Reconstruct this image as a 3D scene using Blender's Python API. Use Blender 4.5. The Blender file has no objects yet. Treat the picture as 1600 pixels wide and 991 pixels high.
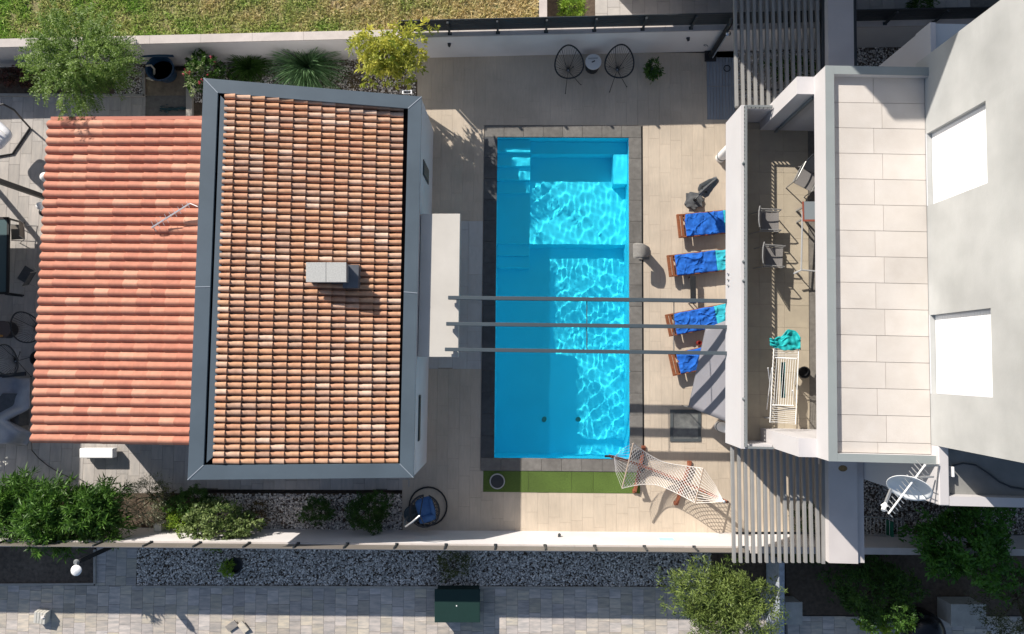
import bpy, math, random
import numpy as np
from mathutils import Vector, Matrix, noise
random.seed(7); RNG = np.random.default_rng(7)
scene = bpy.context.scene
col = scene.collection
rad = math.radians

# ---------------------------------------------------------------- camera
CAM_H = 21.3; FPX = 1067.0; CX, CY = 800.0, 495.5; NADIR = (812.0, 568.0)
_d = Vector(((NADIR[0]-CX)/FPX, -(NADIR[1]-CY)/FPX, -1.0)).normalized()
CAM_Q = _d.rotation_difference(Vector((0, 0, -1)))
cam_data = bpy.data.cameras.new("camera"); cam = bpy.data.objects.new("camera", cam_data); col.objects.link(cam)
cam_data.sensor_width = 36.0; cam_data.lens = FPX/1600*36; cam_data.clip_end = 400; cam_data.clip_start = .1
cam.location = (0, 0, CAM_H); cam.rotation_mode = 'QUATERNION'; cam.rotation_quaternion = CAM_Q
scene.camera = cam
# ---------------------------------------------------------------- light
SUN_EL = 32.0; SUN_DIR = Vector((.66, -.75, 0)).normalized()          # way the shadows fall
toward = Vector((-SUN_DIR.x*math.cos(rad(SUN_EL)), -SUN_DIR.y*math.cos(rad(SUN_EL)), math.sin(rad(SUN_EL))))
sun_data = bpy.data.lights.new("sun", 'SUN'); sun = bpy.data.objects.new("sun", sun_data); col.objects.link(sun)
sun_data.energy = 5.0; sun_data.angle = rad(.53); sun_data.color = (1, .93, .84)
sun.location = (0, 0, 30); sun.rotation_mode = 'QUATERNION'; sun.rotation_quaternion = toward.to_track_quat('Z', 'Y')
sun_data.cycles.is_caustics_light = True
world = bpy.data.worlds.new("World"); scene.world = world; world.use_nodes = True
wn = world.node_tree.nodes; sky = wn.new("ShaderNodeTexSky"); sky.sky_type = 'NISHITA'; sky.sun_disc = False
sky.sun_elevation = rad(SUN_EL); sky.sun_rotation = math.atan2(toward.x, toward.y)
world.node_tree.links.new(sky.outputs[0], wn["Background"].inputs[0]); wn["Background"].inputs[1].default_value = .085
scene.view_settings.view_transform = 'Standard'; scene.view_settings.look = 'None'; scene.view_settings.exposure = .46
scene.view_settings.gamma = 1
scene.render.engine = 'CYCLES'; scene.cycles.use_denoising = True
scene.cycles.max_bounces = 24; scene.cycles.diffuse_bounces = 8; scene.cycles.glossy_bounces = 8; scene.cycles.transmission_bounces = 10
scene.cycles.transparent_max_bounces = 12
scene.cycles.sample_clamp_indirect = 6; scene.cycles.caustics_refractive = True; scene.cycles.caustics_reflective = True

def P(px, py, z=0.0):
    """the point at height z that the photograph shows at pixel px, py"""
    d = CAM_Q @ Vector(((px-CX)/FPX, -(py-CY)/FPX, -1.0))
    t = (CAM_H-z)/-d.z
    return Vector((d.x*t, d.y*t, z))

# ---------------------------------------------------------------- materials
MATS = {}
def mat(name, color, rough=.7, var=0.0, scale=3.0, bump=0.0, bscale=60.0, metal=0.0, rnd=0.0, color2=None, spec=.4, stretch=None, grime=0.0, hue=0.0, trans=0.0, coat=0.0):
    """principled surface: noise between color and color2, per-object brightness rnd, fine bump"""
    if name in MATS: return MATS[name]
    m = bpy.data.materials.new(name); m.use_nodes = True; nt = m.node_tree; N = nt.nodes; L = nt.links
    b = N["Principled BSDF"]; b.inputs["Roughness"].default_value = rough; b.inputs["Metallic"].default_value = metal
    b.inputs["Specular IOR Level"].default_value = spec; b.inputs["Coat Weight"].default_value = coat
    tc = N.new("ShaderNodeTexCoord"); geo = N.new("ShaderNodeNewGeometry")
    src = geo.outputs["Position"]
    if stretch:
        mp = N.new("ShaderNodeMapping"); mp.inputs["Scale"].default_value = stretch; L.new(src, mp.inputs[0]); src = mp.outputs[0]
    oi = N.new("ShaderNodeObjectInfo"); RO = None
    if rnd or hue:
        ad = N.new("ShaderNodeMath"); ad.operation = 'ADD'; L.new(oi.outputs["Random"], ad.inputs[0]); L.new(geo.outputs["Random Per Island"], ad.inputs[1])
        fr = N.new("ShaderNodeMath"); fr.operation = 'FRACT'; L.new(ad.outputs[0], fr.inputs[0]); RO = fr.outputs[0]
        off = N.new("ShaderNodeVectorMath"); off.operation = 'MULTIPLY_ADD'
        L.new(RO, off.inputs[0]); off.inputs[1].default_value = (37, 53, 11); L.new(src, off.inputs[2]); src = off.outputs[0]
    c2 = color2 or tuple(max(0, c*(1-var)) for c in color)
    nz = N.new("ShaderNodeTexNoise"); nz.inputs["Scale"].default_value = scale; nz.inputs["Detail"].default_value = 6; nz.inputs["Roughness"].default_value = .6
    L.new(src, nz.inputs["Vector"])
    rp = N.new("ShaderNodeValToRGB"); rp.color_ramp.elements[0].position = .32; rp.color_ramp.elements[1].position = .68
    rp.color_ramp.elements[0].color = (*c2, 1); rp.color_ramp.elements[1].color = (*color, 1)
    L.new(nz.outputs[0], rp.inputs[0]); out = rp.outputs[0]
    if grime:
        g = N.new("ShaderNodeTexNoise"); g.inputs["Scale"].default_value = .7; g.inputs["Detail"].default_value = 8; L.new(geo.outputs["Position"], g.inputs["Vector"])
        mr = N.new("ShaderNodeMapRange"); mr.inputs[1].default_value = .35; mr.inputs[2].default_value = .7; mr.inputs[3].default_value = 1-grime; mr.inputs[4].default_value = 1
        L.new(g.outputs[0], mr.inputs[0])
        mx = N.new("ShaderNodeMix"); mx.data_type = 'RGBA'; mx.blend_type = 'MULTIPLY'; mx.inputs[0].default_value = 1
        L.new(out, mx.inputs[6]); L.new(mr.outputs[0], mx.inputs[7]); out = mx.outputs[2]
    if rnd or hue:
        hs = N.new("ShaderNodeHueSaturation"); L.new(out, hs.inputs["Color"])
        mr = N.new("ShaderNodeMapRange"); mr.inputs[3].default_value = 1-rnd; mr.inputs[4].default_value = 1+rnd; L.new(RO, mr.inputs[0]); L.new(mr.outputs[0], hs.inputs["Value"])
        if hue:
            wnz = N.new("ShaderNodeTexWhiteNoise"); wnz.noise_dimensions = '1D'; L.new(RO, wnz.inputs["W"])
            m2 = N.new("ShaderNodeMapRange"); m2.inputs[3].default_value = .5-hue; m2.inputs[4].default_value = .5+hue; L.new(wnz.outputs[0], m2.inputs[0]); L.new(m2.outputs[0], hs.inputs["Hue"])
            m3 = N.new("ShaderNodeMapRange"); m3.inputs[3].default_value = .55; m3.inputs[4].default_value = 1.15; L.new(wnz.outputs[0], m3.inputs[0]); L.new(m3.outputs[0], hs.inputs["Saturation"])
        out = hs.outputs[0]
    L.new(out, b.inputs["Base Color"])
    if bump:
        n2 = N.new("ShaderNodeTexNoise"); n2.inputs["Scale"].default_value = bscale; n2.inputs["Detail"].default_value = 4; L.new(src, n2.inputs["Vector"])
        bp = N.new("ShaderNodeBump"); bp.inputs["Strength"].default_value = bump; bp.inputs["Distance"].default_value = .01
        L.new(n2.outputs[0], bp.inputs["Height"]); L.new(bp.outputs[0], b.inputs["Normal"])
    if trans:
        tr = N.new("ShaderNodeBsdfTranslucent"); L.new(out, tr.inputs[0]); ms = N.new("ShaderNodeMixShader"); ms.inputs[0].default_value = trans
        L.new(b.outputs[0], ms.inputs[1]); L.new(tr.outputs[0], ms.inputs[2]); L.new(ms.outputs[0], N["Material Output"].inputs[0])
    MATS[name] = m
    return m

def leaf_mat(name, dark, light, rough=.5, trans=.35, scale=2.2):
    """leaf colour varies from clump to clump and from leaf to leaf (attribute 'tone')"""
    if name in MATS: return MATS[name]
    m = bpy.data.materials.new(name); m.use_nodes = True; nt = m.node_tree; N = nt.nodes; L = nt.links
    b = N["Principled BSDF"]; b.inputs["Roughness"].default_value = rough; b.inputs["Specular IOR Level"].default_value = .35
    at = N.new("ShaderNodeAttribute"); at.attribute_name = "tone"
    rp = N.new("ShaderNodeValToRGB"); rp.color_ramp.elements[0].color = (*dark, 1); rp.color_ramp.elements[1].color = (*light, 1)
    L.new(at.outputs["Fac"], rp.inputs[0]); L.new(rp.outputs[0], b.inputs["Base Color"])
    tr = N.new("ShaderNodeBsdfTranslucent"); L.new(rp.outputs[0], tr.inputs[0])
    ms = N.new("ShaderNodeMixShader"); ms.inputs[0].default_value = trans
    L.new(b.outputs[0], ms.inputs[1]); L.new(tr.outputs[0], ms.inputs[2]); L.new(ms.outputs[0], N["Material Output"].inputs[0])
    MATS[name] = m
    return m

# ---------------------------------------------------------------- mesh building
WLOC = {}
def _mesh(name, V, F, m, smooth=False):
    me = bpy.data.meshes.new(name); me.from_pydata([tuple(v) for v in V], [], F)
    me.materials.append(m)
    if smooth: me.polygons.foreach_set("use_smooth", [True]*len(F))
    me.update(); return me

def place(name, me, parent, org):
    o = bpy.data.objects.new(name, me); col.objects.link(o)
    WLOC[o.name] = Vector(org)
    if parent is not None:
        o.parent = parent; o.location = Vector(org)-WLOC[parent.name]
    else: o.location = org
    return o

class MB:
    def __init__(s): s.v = []; s.f = []
    def prism(s, bot, top):
        n = len(bot); k = len(s.v); s.v += [Vector(p) for p in bot]+[Vector(p) for p in top]
        s.f.append([k+i for i in range(n)][::-1]); s.f.append([k+n+i for i in range(n)])
        for i in range(n): j = (i+1) % n; s.f.append([k+i, k+j, k+n+j, k+n+i])
        return s
    def slab(s, poly, z0, z1):
        """poly: plan points (counter-clockwise); z0/z1 numbers"""
        return s.prism([(p[0], p[1], z0) for p in poly], [(p[0], p[1], z1) for p in poly])
    def box(s, c, size, rz=0.0, R=None):
        c = Vector(c); M = R if R is not None else Matrix.Rotation(rz, 3, 'Z'); x, y, z = [q/2 for q in size]
        b = [c+M @ Vector(q) for q in ((-x, -y, -z), (x, -y, -z), (x, y, -z), (-x, y, -z))]
        t = [c+M @ Vector(q) for q in ((-x, -y, z), (x, -y, z), (x, y, z), (-x, y, z))]
        return s.prism(b, t)
    def bar(s, a, b, w, h, up=(0, 0, 1)):
        """rectangular bar from a to b, w across, h along up"""
        a = Vector(a); b = Vector(b); d = (b-a).normalized(); up = Vector(up)
        if abs(d.dot(up)) > .98: up = Vector((0, 1, 0))
        r = d.cross(up).normalized(); u = r.cross(d).normalized()
        q = [-r*w/2-u*h/2, r*w/2-u*h/2, r*w/2+u*h/2, -r*w/2+u*h/2]
        return s.prism([a+p for p in q], [b+p for p in q])
    def tube(s, pts, r, n=8, closed=False):
        pts = [Vector(p) for p in pts]; m = len(pts); k = len(s.v); rr = r if isinstance(r, (list, tuple)) else [r]*m
        up = Vector((0, 0, 1)); prev = None
        for i, p in enumerate(pts):
            a = pts[(i-1) % m] if (closed or i > 0) else p; b = pts[(i+1) % m] if (closed or i < m-1) else p
            d = (b-a).normalized()
            if prev is None:
                ref = up if abs(d.z) < .9 else Vector((1, 0, 0)); x = d.cross(ref).normalized()
            else: x = (prev-d*prev.dot(d)).normalized()
            prev = x; y = d.cross(x)
            for j in range(n):
                t = 2*math.pi*j/n; s.v.append(p+x*math.cos(t)*rr[i]+y*math.sin(t)*rr[i])
        for i in range(m if closed else m-1):
            for j in range(n):
                a = k+i*n+j; b = k+i*n+(j+1) % n; c = k+((i+1) % m)*n+(j+1) % n; d2 = k+((i+1) % m)*n+j
                s.f.append([a, b, c, d2])
        if not closed:
            s.f.append([k+j for j in range(n)][::-1]); s.f.append([k+(m-1)*n+j for j in range(n)])
        return s
    def lathe(s, prof, c, n=24, sx=1, sy=1):
        k = len(s.v); c = Vector(c); m = len(prof)
        for r, z in prof:
            for j in range(n):
                t = 2*math.pi*j/n; s.v.append(c+Vector((math.cos(t)*r*sx, math.sin(t)*r*sy, z)))
        for i in range(m-1):
            for j in range(n): s.f.append([k+i*n+j, k+i*n+(j+1) % n, k+(i+1)*n+(j+1) % n, k+(i+1)*n+j])
        if prof[0][0] > 1e-6: s.f.append([k+j for j in range(n)][::-1])
        if prof[-1][0] > 1e-6: s.f.append([k+(m-1)*n+j for j in range(n)])
        return s
    def grid(s, fn, nu, nv, flip=False):
        k = len(s.v)
        for i in range(nu+1):
            for j in range(nv+1): s.v.append(Vector(fn(i/nu, j/nv)))
        for i in range(nu):
            for j in range(nv):
                a = k+i*(nv+1)+j; q = [a, a+nv+1, a+nv+2, a+1]; s.f.append(q[::-1] if flip else q)
        return s
    def face(s, pts):
        k = len(s.v); s.v += [Vector(p) for p in pts]; s.f.append(list(range(k, k+len(pts)))); return s
    def build(s, name, m, parent=None, smooth=False, bevel=0, org=None):
        if org is None:
            mn = Vector([min(v[i] for v in s.v) for i in range(3)]); mx = Vector([max(v[i] for v in s.v) for i in range(3)])
            org = Vector(((mn.x+mx.x)/2, (mn.y+mx.y)/2, mn.z))
        org = Vector(org)
        o = place(name, _mesh(name, [v-org for v in s.v], s.f, m, smooth), parent, org)
        if bevel:
            b = o.modifiers.new("bevel", 'BEVEL'); b.width = bevel; b.segments = 2; b.limit_method = 'ANGLE'
        if smooth and hasattr(o.data, "set_sharp_from_angle"): o.data.set_sharp_from_angle(angle=rad(45))
        return o

def tag(o, label=None, cat=None, group=None, kind=None):
    if label: o["label"] = label
    if cat: o["category"] = cat
    if group: o["group"] = group
    if kind: o["kind"] = kind
    return o
def thing(name, label, cat, loc, group=None):
    o = bpy.data.objects.new(name, None); col.objects.link(o); o.location = loc; o.empty_display_size = .3; WLOC[o.name] = Vector(loc)
    return tag(o, label, cat, group)
def children(o): return [c for c in bpy.data.objects if c.parent == o]
def copy_tree(o, kids, parent=None):
    c = o.copy(); col.objects.link(c); c.parent = parent
    for k in kids.get(o.name, []): copy_tree(k, kids, c)
    return c
def kid_map():
    d = {}
    for o in bpy.data.objects:
        if o.parent: d.setdefault(o.parent.name, []).append(o)
    return d
def piece(name, me, parent, loc, size, M3):
    """a shared unit mesh stretched to size and turned by M3"""
    o = bpy.data.objects.new(name, me); col.objects.link(o); o.parent = parent
    M = M3.to_4x4() @ Matrix.Diagonal((*size, 1)); M.translation = Vector(loc)-WLOC[parent.name]
    o.matrix_local = M
    return o

def unit_box(name, m, bev=0.0):
    """unit box, top at z=0, edges chamfered by bev on top"""
    b = bev; V = [(-.5, -.5, -1), (.5, -.5, -1), (.5, .5, -1), (-.5, .5, -1), (-.5, -.5, -b*3), (.5, -.5, -b*3), (.5, .5, -b*3), (-.5, .5, -b*3),
         (-.5+b, -.5+b, 0), (.5-b, -.5+b, 0), (.5-b, .5-b, 0), (-.5+b, .5-b, 0)]
    F = [[0, 1, 5, 4], [1, 2, 6, 5], [2, 3, 7, 6], [3, 0, 4, 7], [4, 5, 9, 8], [5, 6, 10, 9], [6, 7, 11, 10], [7, 4, 8, 11], [8, 9, 10, 11]]
    return _mesh(name, V, F, m)

def hit(px, py, p0, nrm):
    """where the sight line of a pixel meets a vertical plane (height of a mark on a wall)"""
    d = CAM_Q @ Vector(((px-CX)/FPX, -(py-CY)/FPX, -1.0)); o = Vector((0, 0, CAM_H)); t = (Vector(p0)-o).dot(nrm)/d.dot(nrm)
    return o+d*t

class Frame:
    """plan frame: origin o, u to the right, v to the north"""
    def __init__(s, o, u):
        s.o = Vector((o[0], o[1], 0)); s.u = Vector((u[0], u[1], 0)).normalized(); s.v = Vector((-s.u.y, s.u.x, 0))
        s.M = Matrix((s.u, s.v, (0, 0, 1))).transposed(); s.ang = math.atan2(s.u.y, s.u.x)
    def w(s, u, v, z=0): return s.o+s.u*u+s.v*v+Vector((0, 0, z))
    def uv(s, p): d = Vector((p[0], p[1], 0))-s.o; return d.dot(s.u), d.dot(s.v)
    def px(s, px, py, z=0): return s.uv(P(px, py, z))
    def rect(s, u0, v0, u1, v1): return [s.w(u0, v0), s.w(u1, v0), s.w(u1, v1), s.w(u0, v1)]

def cells(rects, tw, tl, gap, vertical=True, jig=.5, holes=(), seed=1, rl=None):
    """running-bond cells clipped to the union of rects (u0,v0,u1,v1) minus holes; long side along v when vertical"""
    rnd = random.Random(seed); out = []
    U0 = min(r[0] for r in rects); U1 = max(r[2] for r in rects); V0 = min(r[1] for r in rects); V1 = max(r[3] for r in rects)
    if not vertical:
        sw = lambda r: (r[1], r[0], r[3], r[2])
        return [sw(c) for c in cells([sw(r) for r in rects], tw, tl, gap, True, jig, [sw(h) for h in holes], seed, rl)]
    n = max(1, round((U1-U0)/tw)); w = (U1-U0)/n
    for i in range(n):
        u0 = U0+i*w; u1 = u0+w; v = V0-rnd.random()*tl*jig*2 if jig else V0
        while v < V1:
            l = tl*(rnd.choice(rl) if rl else 1); v1 = v+l
            for r in rects:
                a0, a1, b0, b1 = max(u0, r[0]), min(u1, r[2]), max(v, r[1]), min(v1, r[3])
                if a1-a0 < .05 or b1-b0 < .05: continue
                parts = [(a0, b0, a1, b1)]
                for h in holes:
                    nx = []
                    for (p0, q0, p1, q1) in parts:
                        if h[0] >= p1-1e-6 or h[2] <= p0+1e-6 or h[1] >= q1-1e-6 or h[3] <= q0+1e-6: nx.append((p0, q0, p1, q1)); continue
                        if q0 < h[1]: nx.append((p0, q0, p1, h[1]))
                        if q1 > h[3]: nx.append((p0, h[3], p1, q1))
                        m0, m1 = max(q0, h[1]), min(q1, h[3])
                        if p0 < h[0]: nx.append((p0, m0, h[0], m1))
                        if p1 > h[2]: nx.append((h[2], m0, p1, m1))
                    parts = nx
                for (p0, q0, p1, q1) in parts:
                    if p1-p0 > .05 and q1-q0 > .05: out.append((p0+gap/2, q0+gap/2, p1-gap/2, q1-gap/2))
            v = v1
    return out

def lay(name, fr, cs, z, th, me, parent, wobble=.0015, limit=300, view=None, m=None):
    """cells become pieces; past limit the smallest/farthest are joined into one stuff part"""
    if view is None: view = lambda c: (c[2]-c[0])*(c[3]-c[1])
    cs = sorted(cs, key=view, reverse=True)
    for c in cs[:limit]:
        piece(name, me, parent, fr.w((c[0]+c[2])/2, (c[1]+c[3])/2, z+random.uniform(-wobble, wobble)), (c[2]-c[0], c[3]-c[1], th), fr.M)
    if len(cs) > limit:
        b = MB()
        for c in cs[limit:]:
            b.slab(fr.rect(*c), z-th, z+random.uniform(-wobble, wobble))
        tag(b.build(name+"_remainder", m or me.materials[0], parent), kind='stuff')

# ---------------------------------------------------------------- foliage (numpy)
def leaf_mesh(name, base, dirv, length, width, m, tone, droop=.25, fold=True):
    """each leaf: 2 quads bent over its length; arrays (n,3),(n,3),(n,),(n,)"""
    n = len(base); d = dirv/np.linalg.norm(dirv, axis=1, keepdims=True)
    r = RNG.normal(size=(n, 3)); side = np.cross(d, r); side /= np.linalg.norm(side, axis=1, keepdims=True)
    L_ = length[:, None]; W = width[:, None]/2
    mid = base+d*L_*.5; tip = base+d*L_; tip[:, 2] -= (length*droop); mid[:, 2] -= length*droop*.25
    V = np.empty((n, 4, 3)); V[:, 0] = base; V[:, 1] = mid+side*W; V[:, 2] = tip; V[:, 3] = mid-side*W
    V = V.reshape(-1, 3)
    me = bpy.data.meshes.new(name); me.vertices.add(n*4); me.vertices.foreach_set("co", V.ravel())
    me.loops.add(n*4); me.loops.foreach_set("vertex_index", np.arange(n*4, dtype=np.int32))
    me.polygons.add(n); me.polygons.foreach_set("loop_start", np.arange(n, dtype=np.int32)*4)
    try: me.polygons.foreach_set("loop_total", np.full(n, 4, dtype=np.int32))
    except Exception: pass
    me.materials.append(m)
    a = me.attributes.new("tone", 'FLOAT', 'POINT'); a.data.foreach_set("value", np.repeat(np.clip(tone, 0, 1), 4).astype(np.float32))
    me.update(calc_edges=True); return me

def unit(n):
    v = RNG.normal(size=(n, 3)); return v/np.linalg.norm(v, axis=1, keepdims=True)

def crown_points(c, r, nclump, hollow=.45, lump=.28, flat_bottom=True):
    """clump centres through an uneven ellipsoid"""
    u = unit(nclump*2); k = RNG.uniform(hollow, 1, len(u))**.6
    ph = RNG.uniform(0, 6.28, 6)
    w = 1+lump*(np.sin(u[:, 0]*3.1+ph[0])*np.sin(u[:, 1]*3.7+ph[1])+.6*np.sin(u[:, 2]*5+u[:, 0]*6+ph[2])+.5*np.sin(u[:, 1]*9+ph[3])*np.sin(u[:, 0]*8+ph[4]))
    p = u*(k*w)[:, None]
    if flat_bottom: p = p[p[:, 2] > -.55]
    p = p[:nclump]
    return np.array(c)+p*np.array(r), p

def crown(name, m, c, r, nclump, per, leaf, width, spread, mode='tuft', parent=None, droop=.25, hollow=.45, lump=.28, up=.2, tonevar=.25, outward=1.0):
    cc, p = crown_points(c, r, nclump, hollow, lump); n = len(cc)
    ct = RNG.normal(.5, tonevar, n)+.12*p[:, 2]
    base = np.repeat(cc, per, 0); out = np.repeat(p/np.maximum(np.linalg.norm(p, axis=1, keepdims=True), 1e-3), per, 0)
    dv = unit(len(base))
    if mode == 'tuft':          # leaves radiate from the clump centre
        dv = dv*.9+out*outward*.6; dv[:, 2] += up; b = base+unit(len(base))*spread*RNG.uniform(.1, 1, (len(base), 1))
    elif mode == 'frond':       # leaflets along an arching stalk
        st = unit(n)*.6+p/np.maximum(np.linalg.norm(p, axis=1, keepdims=True), 1e-3)*outward; st[:, 2] = st[:, 2]*.4+up; st /= np.linalg.norm(st, axis=1, keepdims=True)
        t = np.tile(np.linspace(0.05, 1, per), n); s = np.repeat(st, per, 0)
        b = base+s*(t*spread)[:, None]; b[:, 2] -= (t**2)*spread*.3
        sd = np.cross(s, np.array([0, 0, 1.0])); sd /= np.maximum(np.linalg.norm(sd, axis=1, keepdims=True), 1e-3)
        sg = np.tile(np.where(np.arange(per) % 2 == 0, 1.0, -1.0), n)[:, None]
        dv = sd*sg+s*.5+unit(len(base))*.25
    k = len(b); tone = np.repeat(ct, per)+RNG.normal(0, .12, k)
    me = leaf_mesh(name, b, dv, leaf*RNG.uniform(.6, 1.2, k), width*RNG.uniform(.7, 1.2, k), m, tone, droop)
    org = Vector(c); me.transform(Matrix.Translation(-org))
    return place(name, me, parent, org)

def trunk(name, m, base, top_c, rads, parent, nl=5, r0=.06, spreadz=.5, seed=0):
    rnd = random.Random(seed); b = MB(); base = Vector(base); top = Vector(top_c)
    mid = base.lerp(top, .45)+Vector((rnd.uniform(-.06, .06), rnd.uniform(-.06, .06), 0))
    b.tube([base, base.lerp(mid, .5)+Vector((.02, -.02, 0)), mid], [r0*1.25, r0, r0*.8], 8)
    for i in range(nl):
        a = 2*math.pi*i/nl+rnd.uniform(-.4, .4)
        tip = top+Vector((math.cos(a)*rads[0]*.75, math.sin(a)*rads[1]*.75, rads[2]*rnd.uniform(-.1, .6)))
        k = mid.lerp(tip, .5)+Vector((rnd.uniform(-.1, .1), rnd.uniform(-.1, .1), .08))
        b.tube([mid, k, tip], [r0*.65, r0*.4, r0*.12], 6)
        for j in range(2):
            t2 = k.lerp(tip, .3)+Vector((rnd.uniform(-.4, .4)*rads[0], rnd.uniform(-.4, .4)*rads[1], rnd.uniform(0, .3)*rads[2]))
            b.tube([k, (k+t2)/2+Vector((0, 0, .04)), t2], [r0*.35, r0*.22, r0*.08], 5)
    return b.build(name, m, parent, smooth=True, org=base)
# ================================================================ POOL
F = Frame((P(881, 465)+Vector((0, 0, 0))), ((P(986.5, 215)+P(982, 718)-P(776.8, 213)-P(770.5, 717))/2))
_a = F.px(777, 213); _b = F.px(986.3, 214.5); _c = F.px(982.3, 718.5); _e = F.px(770.3, 717)
PU0 = (_a[0]+_e[0])/2; PU1 = (_b[0]+_c[0])/2; PV1 = (_a[1]+_b[1])/2; PV0 = (_c[1]+_e[1])/2
WATER = -.13; SH = -1.15; DP = -1.8
liner = mat("pool_liner", (.10, .85, 1.0), .5, var=.04, scale=1.2, spec=.2)
def recv(o):
    o.cycles.is_caustics_receiver = True; return o
pool = thing("swimming_pool", "long blue rectangular swimming pool with steps in one corner, in the middle of the deck", "swimming pool", F.w(0, 0, DP))
vs = F.px(880, 374)[1]                        # where the shallow end drops
vd = vs-.06
b = MB()
R4 = lambda u0, v0, u1, v1, z: [F.w(u0, v0, z), F.w(u1, v0, z), F.w(u1, v1, z), F.w(u0, v1, z)]
b.face(R4(PU0, vs, PU1, PV1, SH)); b.face([F.w(PU0, vd, DP), F.w(PU1, vd, DP), F.w(PU1, vs, SH), F.w(PU0, vs, SH)]); b.face(R4(PU0, PV0, PU1, vd, DP))
recv(b.build("pool_floor", liner, pool))
b = MB(); T = -.03
b.face([F.w(PU0, PV1, T), F.w(PU0, PV1, SH), F.w(PU1, PV1, SH), F.w(PU1, PV1, T)][::-1])
b.face([F.w(PU0, PV0, T), F.w(PU0, PV0, DP), F.w(PU1, PV0, DP), F.w(PU1, PV0, T)])
for uu, fl in ((PU0, 0), (PU1, 1)):
    q = [F.w(uu, PV1, T), F.w(uu, PV1, SH), F.w(uu, vs, SH), F.w(uu, vd, DP), F.w(uu, PV0, DP), F.w(uu, PV0, T)]
    b.face(q if fl else q[::-1])
recv(b.build("pool_wall", liner, pool))
us = F.px(829, 250)[0]
ys = [212, 233, 253, 274, 292]
for i in range(4):
    v1 = PV1-i*.41; v0 = v1-.41
    b = MB(); b.slab(F.rect(PU0+.005, v0, us, v1-(.005 if i == 0 else 0)), SH+.005, -.36-i*.22); recv(b.build("step", liner, pool, bevel=.015))
b = MB(); b.slab(F.rect(us+.004, PV1-.42, PU1-.005, PV1-.005), SH+.005, -.62); recv(b.build("bench", liner, pool, bevel=.02))
uq = F.px(961, 260)[0]
b = MB(); b.slab(F.rect(uq, PV1-1.42, PU1-.005, PV1-.425), SH+.005, -.5); recv(b.build("bench", liner, pool, bevel=.02))
for i in range(2):
    b = MB(); b.slab(F.rect(PU0+.005, vs-.38*(i+1), us, vs-.38*i-.002), DP+.01, SH-.12-i*.18); recv(b.build("step", liner, pool, bevel=.015))
dg = mat("drain_green", (.12, .3, .25), .5)
for px in (850, 903):
    c = P(px, 655, DP*.8)+Vector((0, 0, 0)); c.z = DP
    b = MB(); b.lathe([(.09, .0), (.09, .015), (.06, .02), (0, .02)], c, 20); b.build("floor_drain", dg, pool, smooth=True)
# water surface: real ripples
water = bpy.data.materials.new("pool_water"); water.use_nodes = True
wb = water.node_tree.nodes; wb.remove(wb["Principled BSDF"]); g = wb.new("ShaderNodeBsdfGlass"); g.inputs["IOR"].default_value = 1.33; g.inputs["Roughness"].default_value = 0
g.inputs["Color"].default_value = (.70, .98, 1, 1)
water.node_tree.links.new(g.outputs[0], wb["Material Output"].inputs[0])
W_, L_ = PU1-PU0, PV1-PV0; nu, nv = int(W_/.027), int(L_/.027)
U, V = np.meshgrid(np.linspace(PU0, PU1, nu+1), np.linspace(PV0, PV1, nv+1), indexing='ij'); Z = np.zeros_like(U)
rg = np.random.default_rng(3)
for lam0, amp, cnt in ((.80, .0021, 7), (.40, .00095, 12), (.21, .00028, 12)):
    for k in range(cnt):
        th = rg.uniform(0, 2*math.pi); kk = 2*math.pi/(lam0*rg.uniform(.75, 1.3)); ph = rg.uniform(0, 6.28)
        wob = .35*np.sin(U*1.3+rg.uniform(0, 6))+.35*np.sin(V*1.1+rg.uniform(0, 6))
        Z += amp*rg.uniform(.5, 1)*np.sin(kk*(U*math.cos(th)+V*math.sin(th))+ph+wob*2)
pts = np.empty((nu+1, nv+1, 3)); o3 = F.o; 
pts[..., 0] = o3.x+F.u.x*U+F.v.x*V; pts[..., 1] = o3.y+F.u.y*U+F.v.y*V; pts[..., 2] = WATER+Z
idx = np.arange((nu+1)*(nv+1)).reshape(nu+1, nv+1)
fc = np.stack([idx[:-1, :-1], idx[1:, :-1], idx[1:, 1:], idx[:-1, 1:]], -1).reshape(-1, 4)
me = bpy.data.meshes.new("pool_water"); me.from_pydata(pts.reshape(-1, 3).tolist(), [], fc.tolist()); me.materials.append(water)
me.polygons.foreach_set("use_smooth", [True]*len(fc)); me.update()
wo = bpy.data.objects.new("pool_water", me); col.objects.link(wo); tag(wo, kind='structure'); wo["label"] = "clear rippled blue water filling the swimming pool"
wo.cycles.is_caustics_caster = True
# coping
cu0, cv1 = F.px(757.5, 196.5); cu1, cv0 = F.px(1002.5, 737.5)
cu0 = (cu0+F.px(751, 737)[0])/2; cu1 = (cu1+F.px(1003.5, 197)[0])/2
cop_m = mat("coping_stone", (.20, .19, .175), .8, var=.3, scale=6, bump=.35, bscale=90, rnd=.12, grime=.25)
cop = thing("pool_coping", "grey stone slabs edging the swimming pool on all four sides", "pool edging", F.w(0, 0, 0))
ub = unit_box("coping_stone", cop_m, .012); dark_cop_m = mat("dark_coping_stone", (.085, .09, .095), .55, var=.35, scale=5, bump=.35, bscale=90, rnd=.12, grime=.2); ubw = unit_box("coping_stone", dark_cop_m, .012)
def run(u0, v0, u1, v1, n, along, ub=ub):
    for i in range(n):
        if along == 'u': a, c = u0+(u1-u0)*i/n, u0+(u1-u0)*(i+1)/n; r = (a+.004, v0, c-.004, v1)
        else: a, c = v0+(v1-v0)*i/n, v0+(v1-v0)*(i+1)/n; r = (u0, a+.004, u1, c-.004)
        piece("coping_stone", ub, cop, F.w((r[0]+r[2])/2, (r[1]+r[3])/2, .02+random.uniform(-.002, .002)), (r[2]-r[0], r[3]-r[1], .07), F.M)
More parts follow.
